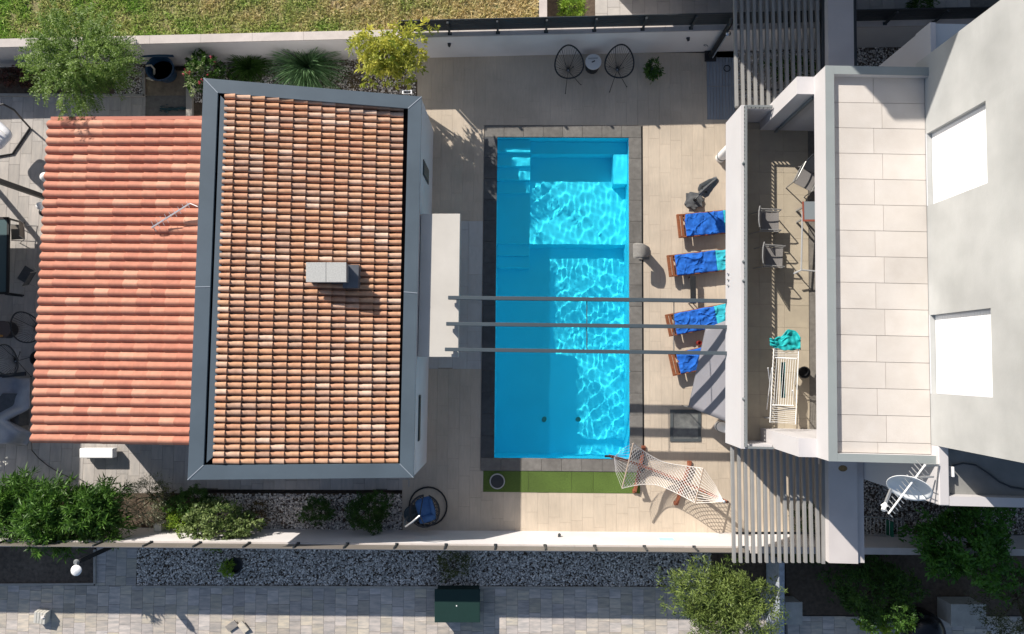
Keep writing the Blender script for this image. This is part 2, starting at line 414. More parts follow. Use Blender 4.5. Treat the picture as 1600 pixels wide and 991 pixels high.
run(cu0, PV1-.02, cu1, cv1, 8, 'u'); run(cu0, cv0, cu1, PV0+.02, 8, 'u')
run(cu0, PV0+.024, PU0+.02, PV1-.024, 15, 'v', ubw); run(PU1-.02, PV0+.024, cu1, PV1-.024, 15, 'v')  # west run uses the darker, bluer coping colour
# ================================================================ GROUND AND PAVING
soil_m = mat("soil", (.17, .125, .09), .95, var=.5, scale=9, bump=.8, bscale=45, grime=.3)
grout_m = mat("grout", (.20, .185, .165), .9, var=.3, scale=8)
gap_m = mat("slot_shadow_base", (.03, .03, .03), .9)
def ring(fr, o, i, z0, z1, name, m, **k):
    """rectangle o with the hole i, as four slabs butted together"""
    b = MB()
    for r in ((o[0], o[1], i[0], o[3]), (i[2], o[1], o[2], o[3]), (i[0], i[3], i[2], o[3]), (i[0], o[1], i[2], i[1])): b.slab(fr.rect(*r), z0, z1)
    return b.build(name, m, **k)
tag(ring(F, (-60, -60, 60, 60), (PU0-.05, PV0-.05, PU1+.05, PV1+.05), -.6, -.22, "ground", soil_m), kind='structure')
# pool deck
DU0, DV1 = F.px(650, 86); DU1 = F.px(1292, 400)[0]; DV0 = F.px(800, 831)[1]; DUW = F.px(628, 790)[0]; DVW = F.px(640, 750)[1]
deck_m = mat("deck_tile", (.59, .50, .395), .62, color2=(.52, .445, .355), scale=2.2, bump=.12, bscale=30, rnd=.03, stretch=(9, 1.1, 1), grime=.22, spec=.35)
deck = ring(F, (DUW, DV0-.3, DU1, DV1+.3), (cu0-.001, cv0-.001, cu1+.001, cv1+.001), -.215, -.02, "pool_deck", mat("deck_grout", (.40, .35, .30), .9, var=.2))
tag(deck, kind='structure')
hole = (cu0-.02, cv0-.02, cu1+.055, cv1+.02)
b = MB(); b.slab(F.rect(cu1+.002, cv0, cu1+.053, cv1), -.019, -.014); b.build("drain_slot", gap_m, deck)
ub_deck = unit_box("tile", deck_m, .004)
tray = (F.px(1104, 100)[0], F.px(1120, 187)[1], F.px(1148, 100)[0], DV1+.1)
lu0, lv1 = F.px(676, 345); lu1, lv0 = F.px(753, 577); grey_rect = (lu0-.2, lv0, cu0-.02, lv1)
turf_r = (F.px(755, 750)[0], F.px(800, 769)[1], F.px(1000, 750)[0], cv0-.02)
dc = cells([(DU0, DV0-.3, DU1, DV1+.1), (DUW, DV0-.3, DU0, DVW)], .35, .92, .0035, holes=[hole, tray, grey_rect, turf_r], rl=(1,), seed=4)
lay("tile", F, dc, 0, .02, ub_deck, deck, view=lambda c: (c[2]-c[0])*(c[3]-c[1]) if c[0] < F.px(1135, 400)[0] else 0)
grey_tile_m = mat("grey_tile", (.50, .49, .47), .6, var=.12, scale=3, rnd=.05, bump=.1, stretch=(3, 1, 1))  # greyer tile colour for one rectangle of the deck beside the house
ubl = unit_box("grey_tile", grey_tile_m, .004)
lay("grey_tile", F, cells([grey_rect], .45, .9, .006, seed=8), 0, .02, ubl, deck)
# artificial turf strip
turf_m = mat("artificial_turf", (.125, .205, .04), .95, var=.45, scale=38, bump=1.0, bscale=200, grime=.3, rnd=.05)
turf = thing("artificial_turf", "strip of bright green artificial turf between the pool edge and the south wall", "turf strip", F.w((turf_r[0]+turf_r[2])/2, (turf_r[1]+turf_r[3])/2, 0))
xs = [turf_r[0]]+[F.px(x, 750)[0] for x in (826, 893, 927)]+[turf_r[2]]
for i in range(4):
    b = MB(); b.slab(F.rect(xs[i]+.004, turf_r[1], xs[i+1]-.004, turf_r[3]), -.019, .012); b.build("turf_mat", turf_m, turf)
c = P(777, 752, .02)
sk = thing("skimmer_lid", "round dark skimmer lid with a light ring set in the green turf strip", "lid", c)
b = MB(); b.lathe([(.20, 0), (.20, .035), (.0, .045)], c, 32); b.build("lid", mat("dark_plastic", (.03, .032, .035), .5), sk, smooth=True)
b = MB(); b.lathe([(.205, 0), (.235, 0), (.235, .05), (.205, .05), (.205, 0)], c, 32); b.build("ring", mat("grey_plastic", (.38, .38, .38), .5), sk, smooth=True)
# shower tray
tr_m = mat("grey_deck_board", (.27, .30, .34), .6, var=.15, scale=4, stretch=(1, .3, 1), rnd=.05)
c0 = F.w((tray[0]+tray[2])/2, (tray[1]+tray[3])/2)
tt = thing("shower_tray", "blue-grey slatted shower floor in the corner by the slatted pergola", "shower tray", c0)
ubt = unit_box("board", tr_m, .05); n = 9
for i in range(n):
    w = (tray[2]-tray[0])/n; u = tray[0]+w*(i+.5)
    for (a, e) in ((tray[1], (tray[1]+tray[3])/2-.01), ((tray[1]+tray[3])/2+.01, tray[3]-.15)):
        piece("board", ubt, tt, F.w(u, (a+e)/2, .0), (w-.014, e-a, .018), F.M)

# lower path south of the wall
ZP = -.12
path_m = mat("path_paver", (.62, .53, .44), .75, color2=(.36, .34, .315), scale=1.6, bump=.3, bscale=40, rnd=.16, hue=.02, stretch=(1.5, 7, 1), grime=.12)
SF = Frame(P(0, 915, ZP), P(1225, 917, ZP)-P(0, 915, ZP))
path = MB(); su1 = SF.px(1222, 950, ZP)[0]
path.slab(SF.rect(-3, -6, su1, 0), -.215, ZP-.02)
pu0, pu1 = SF.px(149, 900, ZP)[0], SF.px(213, 900, ZP)[0]; pv = SF.px(180, 856, ZP)[1]+.3
path.slab(SF.rect(pu0, .001, pu1, pv), -.215, ZP-.02)
path = path.build("paved_path", grout_m); tag(path, kind='structure')
ub_path = unit_box("paver", path_m, .012)
pc = cells([(-1.5, -2.1, su1, 0)], .352, .42, .007, seed=5, rl=(1, 1.3, .7, 1, 1.45))
pc += cells([(pu0, 0, pu1, pv)], .34, .42, .007, seed=6, rl=(1, 1.3, .7))
lay("paver", SF, pc, ZP, .02, ub_path, path, view=lambda c: (c[2]-c[0])*(c[3]-c[1]) if c[0] > -.6 and c[3] > -1.75 else 0, wobble=.002)
# terrace on the far left and the north edge paving
TF = Frame(P(0, 150, 0), P(320, 149, 0)-P(0, 150, 0))
ter_m = mat("terrace_paver", (.50, .46, .42), .75, color2=(.38, .36, .34), scale=1.5, bump=.2, bscale=40, rnd=.10, stretch=(6, 1.2, 1), grime=.15)
tu1 = TF.px(320, 300)[0]; tv0 = TF.px(0, 770)[1]; b = MB(); b.slab(TF.rect(-5, tv0, tu1, 0), -.215, -.02)
ter = b.build("terrace", grout_m); tag(ter, kind='structure')
ubr = unit_box("paver", ter_m, .01)
tc_ = cells([(-1.0, tv0, tu1, 0)], .345, .69, .007, seed=9, holes=[(TF.px(228, 150)[0], TF.px(250, 186)[1], tu1, 0)])
vis = lambda c: (c[2]-c[0])*(c[3]-c[1]) if (c[0] < TF.px(70, 300)[0] or c[3] > TF.px(0, 192)[1] or c[1] < TF.px(0, 660)[1]) else 0
lay("paver", TF, tc_, 0, .02, ubr, ter, view=vis)
b = MB()
tu2 = TF.px(640, 780)[0]; b.slab(TF.rect(tu1, tv0+.12, tu2, tv0+.75), -.215, -.02)
wk = b.build("walkway", grout_m); tag(wk, kind='structure')
lay("paver", TF, cells([(tu1, tv0+.12, tu2, tv0+.75)], .35, .7, .008, seed=2), 0, .02, ubr, wk)
b = MB(); b.slab([P(228, 152, 0), P(228, 190, 0), P(300, 190, 0), P(300, 110, 0), P(228, 110, 0)], -.2, -.025)
tag(b.build("bare_soil_patch", mat("sandy_soil", (.36, .29, .21), .95, var=.4, scale=5, bump=.7, bscale=40, grime=.3)), kind='structure')
kerb_m = mat("concrete_kerb", (.42, .39, .35), .85, var=.2, scale=5, bump=.3)
def kerb(a, b_, w, z1, label):
    k = MB(); k.bar(Vector((a.x, a.y, z1/2-.05)), Vector((b_.x, b_.y, z1/2-.05)), w, z1+.1); return tag(k.build("kerb", kerb_m, bevel=.01), label, "kerb")
kerb(P(298, 140), P(298, 186), .20, .12, "short upright concrete kerb by the north-west corner of the tiled house")
kerb(P(0, 149), P(228, 150), .09, .06, "thin concrete edging between the paved terrace and the north planting bed")
kerb(P(226, 108), P(226, 152), .08, .06, "thin edging between the pebble patch and the bare soil patch by the blue tub")
kerb(P(0, 913, ZP), P(148, 912, ZP), .07, -.06, "edging along the dry planting bed beside the lamp post")
kerb(P(149, 858, ZP), P(149, 912, ZP), .07, -.06, "short edging at the east end of the dry planting bed")
kerb(P(213, 916, ZP), P(1040, 918, ZP), .07, -.06, "long edging between the pebble bed and the paved path")
# beds
def bed(name, pts, z, m, zb=-.21):
    b = MB(); b.slab([Vector((p.x, p.y)) for p in pts], zb, z); return tag(b.build(name, m), kind='structure')
bed("north_planting_bed", [P(-60, 150), P(228, 152), P(228, 90), P(-60, 90)], .02, soil_m)
bed("north_pebble_bed", [P(300, 205), P(652, 205), P(652, 80), P(300, 80)], .0, soil_m)
bed("south_planting_bed", [P(-60, 835), P(300, 835), P(262, 765), P(-60, 765)], -.005, soil_m)
bed("south_pebble_bed", [P(262, 835), P(629, 835), P(629, 771), P(262, 771)], .0, soil_m)
bed("dry_bed", [P(-60, 912, ZP), P(147, 911, ZP), P(147, 840, ZP), P(-60, 840, ZP)], ZP+.01, mat("dry_soil", (.20, .155, .12), .95, var=.5, scale=8, bump=.9, bscale=50, grime=.35))
bed("street_pebble_bed", [P(215, 915, ZP), P(1120, 917, ZP), P(1120, 845, ZP), P(215, 845, ZP)], ZP-.01, soil_m)
bed("east_gravel_bed", [P(1149, 160), P(1560, 160), P(1560, 60), P(1149, 60)], -.004, soil_m)
bed("shaded_garden", [P(1228, 962, ZP), P(1760, 962, ZP), P(1760, 840, ZP), P(1228, 840, ZP)], ZP-.02, soil_m)
b = MB(); b.slab([P(1228, 1100, ZP), P(1760, 1100, ZP), P(1760, 963, ZP), P(1228, 963, ZP)], -.215, ZP-.02); pv2 = tag(b.build("shaded_path", grout_m), kind='structure')
lay("paver", SF, cells([(su1+.15, -3.2, su1+9, SF.px(1300, 963, ZP)[1])], .35, .5, .008, seed=12), ZP, .02, ub_path, pv2)

# pebbles: real stones
peb_m = mat("pebbles", (.84, .78, .72), .8, color2=(.33, .31, .29), scale=14, rnd=.6)
def pebbles(name, poly, z, n, r, label, dens=None):
    poly = [Vector((p.x, p.y)) for p in poly]; xs = [p.x for p in poly]; ys = [p.y for p in poly]
    def inside(x, y):
        c = False; j = len(poly)-1
        for i in range(len(poly)):
            if (poly[i].y > y) != (poly[j].y > y) and x < (poly[j].x-poly[i].x)*(y-poly[i].y)/(poly[j].y-poly[i].y)+poly[i].x: c = not c
            j = i
        return c
    base = np.array([(1, 0, 0), (-1, 0, 0), (0, 1, 0), (0, -1, 0), (0, 0, 1), (0, 0, -1)], float)
    tri = np.array([(0, 2, 4), (2, 1, 4), (1, 3, 4), (3, 0, 4), (2, 0, 5), (1, 2, 5), (3, 1, 5), (0, 3, 5)])
    V = []; k = 0
    while k < n:
        x = random.uniform(min(xs), max(xs)); y = random.uniform(min(ys), max(ys))
        if not inside(x, y): continue
        s = r*random.uniform(.5, 1.35); a = random.uniform(0, 6.28); ca, sa = math.cos(a), math.sin(a)
        q = base*np.array([s, s*random.uniform(.55, .9), s*random.uniform(.35, .6)])*RNG.uniform(.8, 1.2, (6, 1))
        q = np.stack([q[:, 0]*ca-q[:, 1]*sa, q[:, 0]*sa+q[:, 1]*ca, q[:, 2]], 1)+(x, y, z+random.uniform(0, .5)*r); V.append(q); k += 1
    V = np.concatenate(V); T = (tri[None]+np.arange(n)[:, None, None]*6).reshape(-1, 3)
    me = bpy.data.meshes.new(name); me.vertices.add(len(V)); me.vertices.foreach_set("co", V.ravel()); me.loops.add(len(T)*3)
    me.loops.foreach_set("vertex_index", T.ravel().astype(np.int32)); me.polygons.add(len(T)); me.polygons.foreach_set("loop_start", np.arange(len(T), dtype=np.int32)*3)
    me.materials.append(peb_m); me.update(calc_edges=True); me.polygons.foreach_set("use_smooth", [True]*len(T))
    o = bpy.data.objects.new(name, me); col.objects.link(o); return tag(o, label, kind='stuff')
pebbles("pebbles", [P(215, 914, ZP), P(1110, 916, ZP), P(1110, 845, ZP), P(215, 845, ZP)], ZP+.01, 21000, .037, "grey and white pebbles filling the long bed between wall and path")
pebbles("pebbles", [P(300, 834), P(628, 834), P(628, 772), P(300, 772)], .01, 5200, .042, "grey pebbles in the shaded bed south of the tiled house")
pebbles("pebbles", [P(300, 160), P(650, 160), P(650, 88), P(300, 95)], .01, 5500, .034, "pebbles under the shrubs along the north wall")
pebbles("pebbles", [P(180, 150), P(225, 150), P(225, 95), P(180, 95)], .02, 900, .03, "pebbles beside the blue tub")
pebbles("pebbles", [P(1150, 158), P(1440, 158), P(1440, 75), P(1150, 75)], .01, 5000, .035, "shaded pebbles under the north slatted pergola")
pebbles("pebbles", [P(1345, 835, 0), P(1600, 835, 0), P(1600, 740, 0), P(1345, 740, 0)], -.0, 4500, .035, "dark pebbles at the foot of the villa beside the clothes rack")
bed("villa_side_bed", [P(1335, 835), P(1700, 835), P(1700, 640), P(1335, 640)], -.012, soil_m)

# ================================================================ BOUNDARY WALLS
wall_m = mat("white_render", (.72, .69, .68), .85, var=.05, scale=1.5, bump=.12, bscale=50, grime=.12)
capst_m = mat("wall_cap", (.62, .56, .52), .85, var=.12, scale=4, bump=.2, grime=.15)
fence_m = mat("anthracite_metal", (.035, .042, .048), .42, var=.15, scale=5, spec=.5)
def wall_run(name, a, b_, th, z0, z1, label, out, capth=.04, lamps=()):
    """a,b: inner face base line; out: outward normal"""
    t = thing(name, label, "garden wall", (a+b_)/2); d = (b_-a).normalized(); o = Vector((-d.y, d.x, 0)); o = o if o.dot(out) > 0 else -o
    m = MB(); m.slab([a, b_, b_+o*th, a+o*th] if d.cross(o).z > 0 else [a+o*th, b_+o*th, b_, a], z0, z1); m.build("masonry", wall_m, t)
    n = max(1, int((b_-a).length/1.5)); L = (b_-a).length/n
    for i in range(n):
        p = a+d*(i*L+.003); q = a+d*((i+1)*L-.003)
        m = MB(); m.slab([p-o*.008, q-o*.008, q+o*(th+.01), p+o*(th+.01)] if d.cross(o).z > 0 else [p+o*(th+.01), q+o*(th+.01), q-o*.008, p-o*.008], z1+.001, z1+capth); m.build("coping", capst_m, t)
    return t, d, o
def fence_run(name, a, b_, off, z0, z1, label, bays, nsl=5, fm=None, ps=.06):
    fm = fm or fence_m
    t = thing(name, label, "fence", (a+b_)/2+Vector((0, 0, z0))); d = (b_-a).normalized(); L = (b_-a).length
    h = (z1-z0)/nsl
    for i in range(nsl):
        m = MB(); zc = z0+.03+h*(i+.5); m.bar(a+off+Vector((0, 0, zc)), b_+off+Vector((0, 0, zc)), .02, h*.93); m.build("slat", fm, t)
    n = round(L/bays)
    for i in range(n+1):
        p = a+d*(L*i/n)+off*.45+(Vector((0, 0, 0)) if off.length > .1 else -off*.2)
        m = MB(); m.box(p+Vector((0, 0, (z0+z1)/2+.015)), (ps, ps, z1-z0+.03), math.atan2(d.y, d.x)); m.box(p+Vector((0, 0, z0+.006)), (ps*2, ps*1.6, .012), math.atan2(d.y, d.x)); m.build("post", fence_m, t)
    return t
up = Vector((0, 1, 0))
na, nb = P(-400, 115), P(1560, 70); NZ = 1.4
tN, dN, oN = wall_run("garden_wall", na, nb, .24, -.2, NZ-.04, "long white rendered wall along the north side of the pool, behind the black chairs", up)
fa = na+dN*((P(628, 50, NZ).x-na.x)/dN.x); fb = nb
fence_run("slat_fence", fa, fb, oN*.17, NZ, 2.06, "black slat fence on top of the long north wall, from the yellow bush eastwards", 1.49)
for px in (702, 1075):
    c = hit(px, 68 if px < 800 else 59, na, oN); t = thing("wall_spotlight", "small black spotlight on the north wall face %s" % ("just right of the yellow bush" if px < 800 else "left of the shower column"), "wall light", c)
    b = MB(); b.box(c-oN*.02, (.10, .04, .07)); b.build("housing", fence_m, t); b = MB(); b.lathe([(.03, -.03), (.045, .03), (0, .035)], c-oN*.08, 12); b.build("lamp_head", fence_m, t)
sa, sb = P(-420, 819.3), P(1760, 838); SZ = 1.6
tS, dS, oS = wall_run("garden_wall", sa, sb, .17, -.35, SZ-.04, "long white rendered wall along the south side, between the pool deck and the pebble bed", -up)
fb2 = sa+dS*((P(1162, 850, SZ).x-sa.x)/dS.x)
fence_run("slat_fence", sa, fb2, oS*.035, SZ, 2.02, "sun-lightened grey-brown slat fence on top of the long south wall beside the street path", 1.42, 4, mat("fence_sunlit_metal", (.20, .18, .16), .5, var=.1), .045)  # dark metal slats coloured lighter: the sunlight on them is in the colour
# plate and vent on the south wall
c = hit(1041, 843, sa, oS); t = thing("wall_plaque", "small pale blue plaque on the sunlit south wall near the hammock", "plaque", c)
b = MB(); b.box(c-oS*.012, (.42, .02, .26), math.atan2(dS.y, dS.x)); b.build("plate", mat("pale_blue", (.45, .75, .80), .4, var=.2, scale=8), t)
c = hit(874, 839, sa, oS); t = thing("wall_spotlight", "small dark spotlight on the sunlit south wall above the turf strip", "wall light", c)
b = MB(); b.box(c-oS*.02, (.09, .04, .07)); b.build("housing", fence_m, t); b = MB(); b.lathe([(.03, -.03), (.045, .03), (0, .035)], c-oS*.07, 12); b.build("lamp_head", fence_m, t)
# divider wall going north between field and neighbour yard
w0, w1 = P(843, 30, 1.2), P(843, -160, 1.2)
m = thing("garden_wall", "short white dividing wall between the dry grass field and the neighbour's paved yard", "garden wall", (w0.x+.12, w0.y+2, 0))
b = MB(); b.slab([Vector((w0.x, w0.y+.02, 0)), Vector((w0.x+.22, w0.y+.02, 0)), Vector((w0.x+.22, w0.y+6, 0)), Vector((w0.x, w0.y+6, 0))], -.2, 1.16); b.build("masonry", wall_m, m)
b = MB(); b.slab([Vector((w0.x-.01, w0.y+.03, 0)), Vector((w0.x+.23, w0.y+.03, 0)), Vector((w0.x+.23, w0.y+6, 0)), Vector((w0.x-.01, w0.y+6, 0))], 1.161, 1.2); b.build("coping", capst_m, m)
XD = w0.x+.23
# neighbour yard
YF = Frame(P(930, 34, 0), (1, 0)); yard_m = mat("yard_paver", (.50, .47, .43), .8, color2=(.40, .38, .36), scale=2, bump=.2, bscale=40, rnd=.06, grime=.1)
yc0 = 0
b = MB(); b.slab(YF.rect(0, -1.35, 20, 6), -.215, -.02); yard = tag(b.build("neighbour_yard", grout_m), kind='structure')
uby = unit_box("paver", yard_m, .01)
lay("paver", YF, cells([(0, -.9, 12, 1.6)], .40, .62, .008, seed=21, rl=(1, .66, 1.4)), 0, .02, uby, yard, view=lambda c: (c[2]-c[0])*(c[3]-c[1]) if c[0] < 4.6 else .01*(20-c[0]))
bed("yard_planting_bed", [Vector((XD-.1, w0.y-.35)), Vector((YF.o.x-.003, w0.y-.37)), Vector((YF.o.x-.003, 18)), Vector((XD-.1, 18))], .0, soil_m)
# field
FZ = .75
field_m = mat("field_soil", (.42, .33, .19), .95, color2=(.22, .24, .09), scale=1.8, bump=.9, bscale=30, grime=.3)
b = MB(); nw = na+oN*.25; b.slab([Vector((-30, nw.y-.3-(nw.x+30)*dN.y, 0)), Vector((XD-.25, (nw+dN*((XD-.25-nw.x)/dN.x)).y, 0)), Vector((XD-.25, 24, 0)), Vector((-30, 24, 0))], -.21, FZ)
tag(b.build("grass_field", field_m), kind='structure')
gm = leaf_mat("grass_blades", (.66, .54, .28), (.24, .42, .06), .7, .3)
n = 62000; x = RNG.uniform(-18.5, XD-.3, n); yb = nw.y+(x-nw.x)*dN.y/dN.x; y = yb+RNG.uniform(.05, 2.6, n)**1.0
nzv = np.array([noise.noise(Vector((a*.9, c*1.3, 0))) for a, c in zip(x, y)]); n2 = np.array([noise.noise(Vector((a*3, c*3, 5))) for a, c in zip(x, y)])
keep = (n2+.45*nzv+RNG.uniform(-.25, .5, n)) > -.18; x, y, nzv, n2 = x[keep], y[keep], nzv[keep], n2[keep]; n = len(x)
dv = unit(n)*.8; dv[:, 2] = np.abs(dv[:, 2])*.6+.15
me = leaf_mesh("field_grass", np.stack([x, y, np.full(n, FZ)], 1), dv, RNG.uniform(.10, .26, n), RNG.uniform(.018, .04, n), gm, .42-.055*(x+9)*.9+nzv*.7+n2*.35+RNG.normal(0, .14, n), .3)
o = bpy.data.objects.new("field_grass", me); col.objects.link(o); tag(o, "rough half-dry grass covering the field beyond the north wall", kind='stuff')

# ================================================================ TILED HOUSE
zE, zW = 2.72, 3.72
qNW, qNE, qSE, qSW = P(318, 122, zW), P(659, 151, zE), P(646, 746.5, zE), P(293, 750, zW)
hw_m = mat("house_render", (.62, .62, .65), .85, var=.05, scale=1.5, bump=.1, grime=.08)
sheet_m = mat("grey_sheet_metal", (.105, .14, .17), .5, var=.12, scale=1.2, spec=.5, metal=.0, grime=.12)
house = thing("pool_house", "low house left of the pool, its weathered brown tiles framed by wide grey metal capping", "pool house", (qNW+qSE)/2*1.0)
WLOC[house.name] = Vector(((qNW+qSE)/2).to_tuple()); 
b = MB(); dn = lambda p, z: Vector((p.x, p.y, z))
cen = (qNW+qNE+qSE+qSW)/4
def ins(p, k): return p+(cen-p)*k
def inset(q, d):
    """quad moved inwards by d metres on every side (plan), keeping the plane"""
    out = []
    for i in range(4):
        a, p, c = q[i-1], q[i], q[(i+1) % 4]; e1 = (a-p).normalized(); e2 = (c-p).normalized(); out.append(p+(e1+e2)*d)
    return out
Q = [qSW, qSE, qNE, qNW]
wallq = inset(Q, .015)
b.prism([dn(p, -.2) for p in wallq], [p-Vector((0, 0, .43)) for p in wallq]); b.build("wall", hw_m, house)
inn = inset(Q, .37)
names = [(0, 1), (1, 2), (2, 3), (3, 0)]
cap_t = .06; dz = Vector((0, 0, 1))
def cap_piece(A, B, C, D):       # outer A-B, inner C(below B)-D(below A)
    m = MB(); m.prism([A-dz*cap_t, B-dz*cap_t, C-dz*cap_t, D-dz*cap_t], [A, B, C, D]); return m
seam = mat("seam_metal", (.42, .46, .50), .35, metal=.3)
for i, j in names:
    A, B, C, D = Q[i], Q[j], inn[j], inn[i]
    ds = (B-A).normalized()*.004
    if i in (1, 3):
        k = .53 if i == 3 else .475
        M1 = A.lerp(B, k); M2 = D.lerp(C, k)
        cap_piece(A, M1-ds, M2-ds, D).build("roof_capping", sheet_m, house); cap_piece(M1+ds, B, C, M2+ds).build("roof_capping", sheet_m, house)
        m = MB(); m.bar(M1+dz*.004, M2+dz*.004, .022, .01); m.build("capping_seam", seam, house)
    else: cap_piece(A+ds, B-ds, C-ds, D+ds).build("roof_capping", sheet_m, house)
for i in range(4):
    m = MB(); m.bar(Q[i]+dz*.003, inn[i]+dz*.003, .018, .01); m.build("capping_seam", seam, house)
# parapet upstand under the capping
for i, j in names:
    for e0, e1, um in ((.018, .17, hw_m), (.171, .345, mat("roof_underlay", (.018, .012, .010), .9))):
        a2, b2 = inset(Q, e0)[i], inset(Q, e0)[j]; c2, d2 = inset(Q, e1)[j], inset(Q, e1)[i]
        m = MB(); m.prism([p-dz*.428 for p in (a2, b2, c2, d2)], [p-dz*(cap_t+.001) for p in (a2, b2, c2, d2)]); m.build("upstand", um, house)
deckq = inset(Q, .346)
m = MB(); m.prism([p-dz*.427 for p in deckq], [p-dz*.26 for p in deckq]); m.build("roof_deck", mat("roof_underlay", (.018, .012, .010), .9), house)
# flashing strip along the west side
fl = inset(Q, .43)[3], inset(Q, .43)[0]; f2 = inset(Q, .61)[3], inset(Q, .61)[0]
m = MB(); A = [fl[0]-dz*.03, fl[1]-dz*.03, f2[1]-dz*.03, f2[0]-dz*.03]; m.prism([p-dz*.09 for p in A], A); m.build("flashing", sheet_m, house)
# tiles
def tile_profile(kind):
    pts = []
    if kind == 'barrel':     # narrow barrel beside a deep shaded channel
        pts = [(0, -.05), (.19, -.05), (.205, .02), (.235, .050), (.30, .069), (.42, .079), (.56, .082), (.70, .079), (.83, .070), (.93, .052), (.985, .020), (1.0, -.05)]
    else:                    # wide low S-curve
        pts = [(0, -.022), (.05, -.022), (.10, .012), (.17, .036), (.27, .056), (.38, .068), (.48, .072), (.58, .066), (.70, .048), (.82, .026), (.92, .010), (1.0, -.020)]; return pts
        for k in range(13): t = k/12; pts.append((t, .084*max(0, math.sin(math.pi*min(1, t/.68)))**.85 if t < .68 else .004*math.sin((t-.68)/.32*math.pi)))
    return pts
def tile_mesh(name, kind, m):
    """x from 0 (upslope) to 1 (downslope, lifted lip), y across 0..1, z metres"""
    pr = tile_profile(kind); V = []; Fc = []; n = len(pr); lift = .05 if kind == "barrel" else .05
    for xx, lz in ((0, 0.0), (1.07, lift)):
        taper = .0 if kind != 'barrel' else (.10 if xx == 0 else -.0)
        for y, z in pr: V.append((xx, y+(taper*(.5-y)), z+lz))
    for y, z in pr: V.append((1.07, y, max(z-.018, -.01)))
    for k in range(n-1):
        Fc.append([k, k+1, n+k+1, n+k][::-1]); Fc.append([n+k, n+k+1, 2*n+k+1, 2*n+k][::-1])
    me = _mesh(name, V, Fc, m, True); 
    if hasattr(me, "set_sharp_from_angle"): me.set_sharp_from_angle(angle=rad(50))
    return me
def lay_tiles(parent, quad, ncol, nrow, first, kind, m, down, limit=300):
    """quad A(upslope,south) B(downslope,south) C(downslope,north) D(upslope,north)"""
    A, B, C, D = quad; me = tile_mesh("roof_tile", kind, m); bi = lambda s, t: (A.lerp(B, s)).lerp(D.lerp(C, s), t)
    xs = [0]+[first+(1-first)*k/ncol for k in range(ncol+1)] if first > 0 else [k/ncol for k in range(ncol+1)]
    mats4 = []
    for i in range(len(xs)-1):
        for j in range(nrow):
            o = bi(xs[i], j/nrow); ex = bi(xs[i+1], j/nrow)-o; ey = bi(xs[i], (j+1)/nrow)-o; ez = ex.cross(ey).normalized(); ez = ez if ez.z > 0 else -ez
            ex = ex+ey*random.uniform(-.045, .045); o = o+ex.normalized()*random.uniform(-.006, .006)+ez*random.uniform(0, .004)
            M = Matrix((( ex.x, ey.x, ez.x, o.x), (ex.y, ey.y, ez.y, o.y), (ex.z, ey.z, ez.z, o.z), (0, 0, 0, 1))); mats4.append((i, j, M))
    # downslope tiles of the middle of the roof first: all show alike, so take whole courses from the camera side
    mats4.sort(key=lambda q: (q[2].translation-Vector((0, 0, 0))).length)
    for (i, j, M) in mats4[:limit]:
        o = bpy.data.objects.new("roof_tile", me); col.objects.link(o); o.parent = parent; M = M.copy(); M.translation -= WLOC[parent.name]; o.matrix_local = M
    rest = mats4[limit:]
    if rest:
        co = np.array([v.co for v in me.vertices]); fs = [list(p.vertices) for p in me.polygons]; V = []; Fc = []
        co4 = np.c_[co, np.ones(len(co))]
        for n, (i, j, M) in enumerate(rest):
            V += [tuple(x) for x in (co4 @ np.array(M).T)[:, :3]]; Fc += [[q+n*len(co) for q in f] for f in fs]
        o = place("roof_tile_remainder", _mesh("roof_tile_remainder", V, Fc, m, True), parent, (0, 0, 0))
        if hasattr(o.data, "set_sharp_from_angle"): o.data.set_sharp_from_angle(angle=rad(50))
        o.location = -WLOC[parent.name]; tag(o, kind='stuff')
def clay(name, cols, spread):
    m = mat(name, cols[0], .8, color2=cols[1], scale=7, bump=.25, bscale=70, rnd=.0)
    N = m.node_tree.nodes; L = m.node_tree.links; b = N["Principled BSDF"]
    geo = [n for n in N if n.bl_idname == "ShaderNodeNewGeometry"][0]; oi = [n for n in N if n.bl_idname == "ShaderNodeObjectInfo"][0]
    ad = N.new("ShaderNodeMath"); ad.operation = 'ADD'; L.new(oi.outputs["Random"], ad.inputs[0]); L.new(geo.outputs["Random Per Island"], ad.inputs[1])
    fr = N.new("ShaderNodeMath"); fr.operation = 'FRACT'; L.new(ad.outputs[0], fr.inputs[0])
    rp = N.new("ShaderNodeValToRGB"); rp.color_ramp.elements.remove(rp.color_ramp.elements[0]); e = rp.color_ramp.elements[0]; e.position = 0; e.color = (*spread[0], 1)
    for k, c in enumerate(spread[1:]):
        e = rp.color_ramp.elements.new((k+1)/len(spread)); e.color = (*c, 1)
    rp.color_ramp.interpolation = 'CONSTANT' if len(spread) > 4 else 'LINEAR'
    L.new(fr.outputs[0], rp.inputs[0])
    src = b.inputs["Base Color"].links[0].from_socket
    mx = N.new("ShaderNodeMix"); mx.data_type = 'RGBA'; mx.blend_type = 'MULTIPLY'; mx.inputs[0].default_value = 1; L.new(src, mx.inputs[6]); L.new(rp.outputs[0], mx.inputs[7]); L.new(mx.outputs[2], b.inputs["Base Color"])
    return m
clayA = clay("weathered_clay", ((.95, .93, .92), (.70, .66, .62)), [(.65, .365, .225), (.63, .345, .215), (.68, .43, .29), (.65, .365, .215), (.52, .32, .225), (.66, .39, .24), (.76, .55, .42), (.60, .33, .205), (.65, .37, .24), (.54, .35, .25), (.66, .395, .255), (.63, .355, .215), (.70, .47, .34), (.63, .355, .22), (.57, .36, .26), (.60, .325, .205), (.63, .36, .23), (.65, .38, .23)])
tz = -.20
tq = [P(333, 727, zW-.17), P(620, 726, zE-.15), P(629, 167, zE-.15), P(352, 147, zW-.17)]
